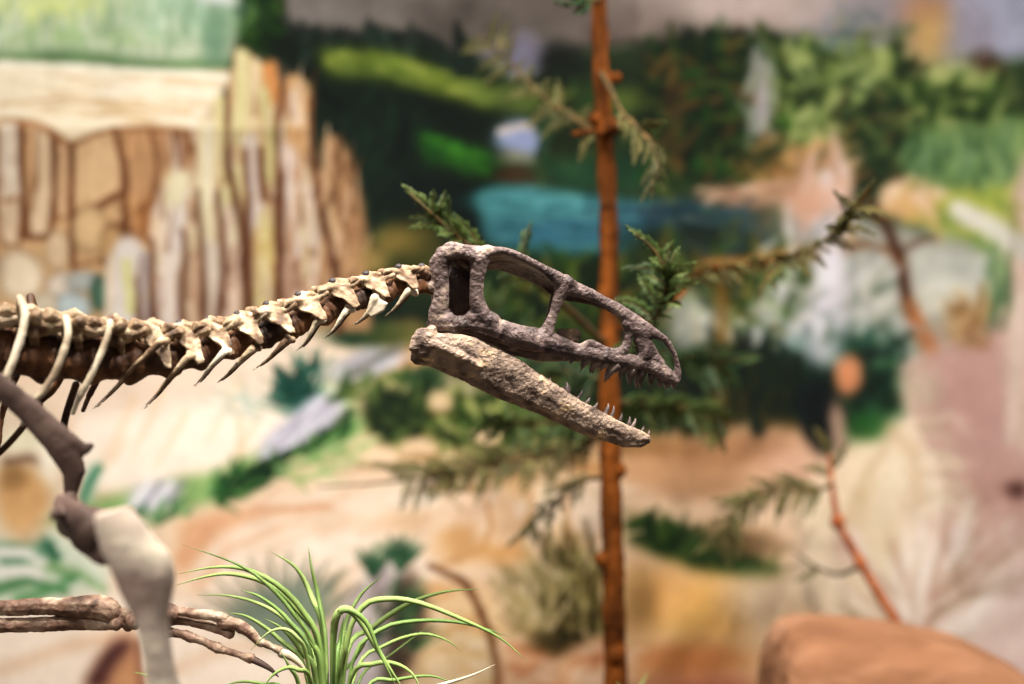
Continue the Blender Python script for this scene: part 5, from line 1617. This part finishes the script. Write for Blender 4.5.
limb(SAP, [(829, 455, 3.28), (824, 444, 3.27), (818, 432, 3.26)], 2.2, .9, M_TWIG, M_NEEDLE_O, [{'p': [(829, 456, 3.28), (826, 444, 3.27), (816, 430, 3.26)], 'shoot': 8}, {'p': [(830, 470, 3.28), (840, 456, 3.27), (846, 444, 3.27)], 'shoot': 7}, {'p': [(830, 474, 3.28), (814, 468, 3.27), (800, 470, 3.27)], 'shoot': 7}], seed=22)
limb(SAP, [(861, 566, 3.28), (840, 574, 3.3), (818, 568, 3.31), (794, 552, 3.33)], 3.0, .9, M_TWIG, M_NEEDLE_O, [{'p': [(818, 568, 3.31), (808, 576, 3.31), (796, 580, 3.31)], 'shoot': 6}], seed=23)


def blade(path, wpx, dpt, n=22, fold=.16, twist=0.0):
    """grass leaf: folded tapering ribbon with thickness; path (px, py[, depth offset])"""
    C = crom([(p[0], p[1], p[2] if len(p) > 2 else 0.0) for p in path], max(3, n // (len(path) - 1)))
    P = [U(c[0], c[1], dpt + c[2]) for c in C]
    m = len(P)
    mb = MB()
    rings = []
    for k in range(m):
        t = (P[min(k + 1, m - 1)] - P[max(k - 1, 0)]).normalized()
        f = k / (m - 1)
        w = wpx * PX(dpt) * .46 * (min(1, .55 + f * 1.6) * (1 - max(0, (f - .35) / .65) ** 1.7) + .02)
        view = Vector((math.sin(twist) * .8, -1, .35)).normalized()
        s = t.cross(view).normalized()
        up = s.cross(t).normalized()
        th = .00035
        rings.append([P[k] - s * w + up * w * fold, P[k] - up * th * 2, P[k] + s * w + up * w * fold, P[k] + up * th * 2])
    mb.loft(rings)
    return mb


GD = 1.58
gb = U(332, 700, GD)
GRZ = 0.87
GR = empty('arching_grass_plant', (gb.x, GD, GRZ), 'arching bright green strap leaf grass plant beside the bony hand', 'plant')
GL = [
    ([(327, 790), (318, 660), (292, 612), (262, 580), (232, 562), (182, 544.5)], 4.6, 0, M_GRASS_D),
    ([(326, 790), (322, 655), (304, 613), (276, 584), (244, 569), (212, 567.5), (178, 574)], 6.5, .02, M_GRASS),
    ([(328, 790), (320, 650), (298, 611), (268, 584), (232, 574), (204, 577), (176, 585.5)], 6.5, .04, M_GRASS),
    ([(326, 790), (316, 664), (294, 628), (264, 606), (230, 596), (196, 595)], 5.0, .09, M_GRASS),
    ([(321, 790), (308, 664), (297, 638), (284, 629), (268, 633), (251, 650)], 4.6, -.03, M_GRASS),
    ([(328, 790), (326, 650), (319, 600), (312, 570), (308, 545)], 5.5, .08, M_GRASS),
    ([(328, 790), (324, 640), (312, 598), (296, 568), (270, 551)], 7.0, .10, M_GRASS),
    ([(333, 790), (333, 650), (336, 618), (346, 609), (360, 620), (378, 650), (392, 672), (404, 690)], 8.5, -.04, M_GRASS),
    ([(337, 790), (346, 656), (372, 628), (408, 604), (444, 592), (480, 589)], 6.5, .08, M_GRASS),
    ([(337, 790), (346, 650), (362, 608), (386, 599), (420, 603), (468, 622), (500, 638), (526, 660)], 6.5, -.01, M_GRASS),
    ([(339, 790), (352, 664), (380, 630), (416, 621), (456, 622), (486, 629), (510, 637)], 5.0, .02, M_GRASS_D),
    ([(333, 790), (340, 654), (356, 602), (384, 574)], 6.0, .1, M_GRASS),
    ([(341, 790), (358, 684), (392, 654), (436, 621)], 3.2, .12, M_GRASS_D),
    ([(330, 790), (334, 640), (344, 610), (366, 622), (380, 654), (398, 690)], 6.5, -.05, M_GRASS_D),
    ([(323, 790), (306, 672), (280, 640), (250, 618), (226, 612)], 5.5, .07, M_GRASS),
    ([(324, 790), (312, 660), (290, 622), (262, 598), (240, 590)], 5.5, .06, M_GRASS_D),
    ([(317, 790), (300, 690), (290, 668), (280, 650)], 4.5, -.02, M_GRASS_D),
    ([(332, 790), (336, 668), (340, 640), (344, 614)], 6.0, .03, M_GRASS_D),
    ([(333, 790), (340, 676), (345, 650), (346, 630)], 8.0, -.02, M_GRASS),
    ([(326, 790), (318, 680), (302, 652), (284, 630), (264, 618)], 6.5, .03, M_GRASS),
    ([(330, 790), (322, 670), (310, 640), (296, 612)], 6.5, .0, M_GRASS),
    ([(328, 790), (312, 684), (298, 670), (286, 668), (272, 676), (262, 690)], 5.0, -.05, M_GRASS),
    ([(335, 790), (356, 672), (384, 646), (420, 634), (446, 640), (462, 652)], 4.2, .05, M_GRASS),
    ([(337, 790), (366, 690), (396, 680), (430, 676), (456, 684)], 4.5, .0, M_GRASS_D),
    ([(323, 790), (290, 696), (262, 684), (238, 682), (212, 690)], 4.5, .06, M_GRASS),
    ([(332, 790), (350, 680), (374, 664), (396, 664), (414, 676), (424, 700)], 5.5, -.03, M_GRASS),
    ([(342, 790), (386, 700), (430, 688), (470, 676), (496, 664)], 4.2, -.06, M_RIB),
    ([(344, 790), (393, 790), (450, 704), (500, 690)], 4.5, -.04, M_GRASS_D),
    ([(321, 790), (282, 700), (240, 694), (200, 700), (186, 790)], 4.5, .0, M_GRASS_D),
    ([(317, 790), (240, 704), (190, 690), (150, 676), (132, 672)], 3.4, .16, M_GRASS),
    ([(330, 790), (336, 690), (354, 660), (366, 640), (371, 616)], 4.5, .1, M_GRASS_D),
]
for path, w, dd, mat in GL:
    base = [(p[0], p[1], dd * min(1, k / 2.0)) for k, p in enumerate(path)]
    build('leaf', blade(base, w, GD), mat, GR, fix=True)
mb = MB()
for k in range(9):
    an = k * .7
    mb.ell(Vector((gb.x + .012 * math.cos(an), GD + .012 * math.sin(an), GRZ + .05)), Vector((.007, 0, 0)), Vector((0, .007, 0)), Vector((0, 0, .05)), 8, 6)
build('crown', mb, M_GRASS, GR, voxel=.002, smooth=1)

# rockwork under the grass plant (below the frame)
mb = MB()
mb.ell(Vector((gb.x - .02, GD + .02, FZ + .075)), Vector((.24, 0, 0)), Vector((0, .17, 0)), Vector((0, 0, .262)), 24, 16)
mb.ell(Vector((gb.x + .14, GD + .06, FZ + .10)), Vector((.16, 0, 0)), Vector((0, .14, 0)), Vector((0, 0, .16)), 20, 12)
mb.ell(Vector((gb.x - .18, GD + .03, FZ + .08)), Vector((.15, 0, 0)), Vector((0, .13, 0)), Vector((0, 0, .14)), 20, 12)
rk = build('rock', mb, M_ROCK, None, voxel=.01, smooth=2, rough=[(.05, .12), (.015, .03)])
rk['label'] = 'tan rock outcrop carrying the grass plant'
rk['category'] = 'rock'

# boulder at the lower right
BD = 2.7
mb = MB()
pb = PX(BD)
bc = U(890, 760, BD)
prof = [(766, 720, .5), (770, 682, .75), (776, 652, .9), (788, 634, .95), (806, 627, 1), (850, 628, 1), (900, 634, 1), (960, 646, 1), (1010, 668, .9), (1050, 700, .7)]
rings = []
zt = lambda py: CAMZ - (py - 338) / FPX * (BD + .14)
NR = 20
for k in range(len(prof)):
    px, py, f = prof[k]
    x = (px - 508) / FPX * (BD + .1)
    top = zt(py)
    ring = []
    hh = (top - FZ) / 2 + .02
    cz = FZ - .02 + hh
    for j in range(NR):
        an = 2 * math.pi * j / NR
        cs, sn = math.cos(an), math.sin(an)
        ring.append(Vector((x, BD + .16 + .19 * f * (abs(cs) ** .6) * (1 if cs > 0 else -1), cz + hh * (abs(sn) ** .6) * (1 if sn > 0 else -1))))
    rings.append(ring)
mb.loft(rings)
bo = build('boulder', mb, M_BOULDER, None, voxel=.011, smooth=6, rough=[(.014, .15), (.008, .03)])
bo['label'] = 'broad flat topped brown boulder at the foot of the pink haze bank'
bo['category'] = 'rock'

# small tuft of green blades at the foot of the conifer
TU = empty('grass_tuft', (U(630, 700, 2.2).x, 2.2, FZ), 'small green grass tuft at the foot of the conifer trunk', 'plant')
for path in [[(640, 905), (634, 760), (636, 700), (648, 672)], [(640, 905), (628, 760), (624, 705), (617, 682)], [(640, 905), (640, 770), (652, 712), (668, 700)], [(640, 905), (630, 790), (606, 730), (586, 716)]]:
    build('leaf', blade([(p[0], p[1], 0) for p in path], 6, 2.2), M_GRASS, TU)
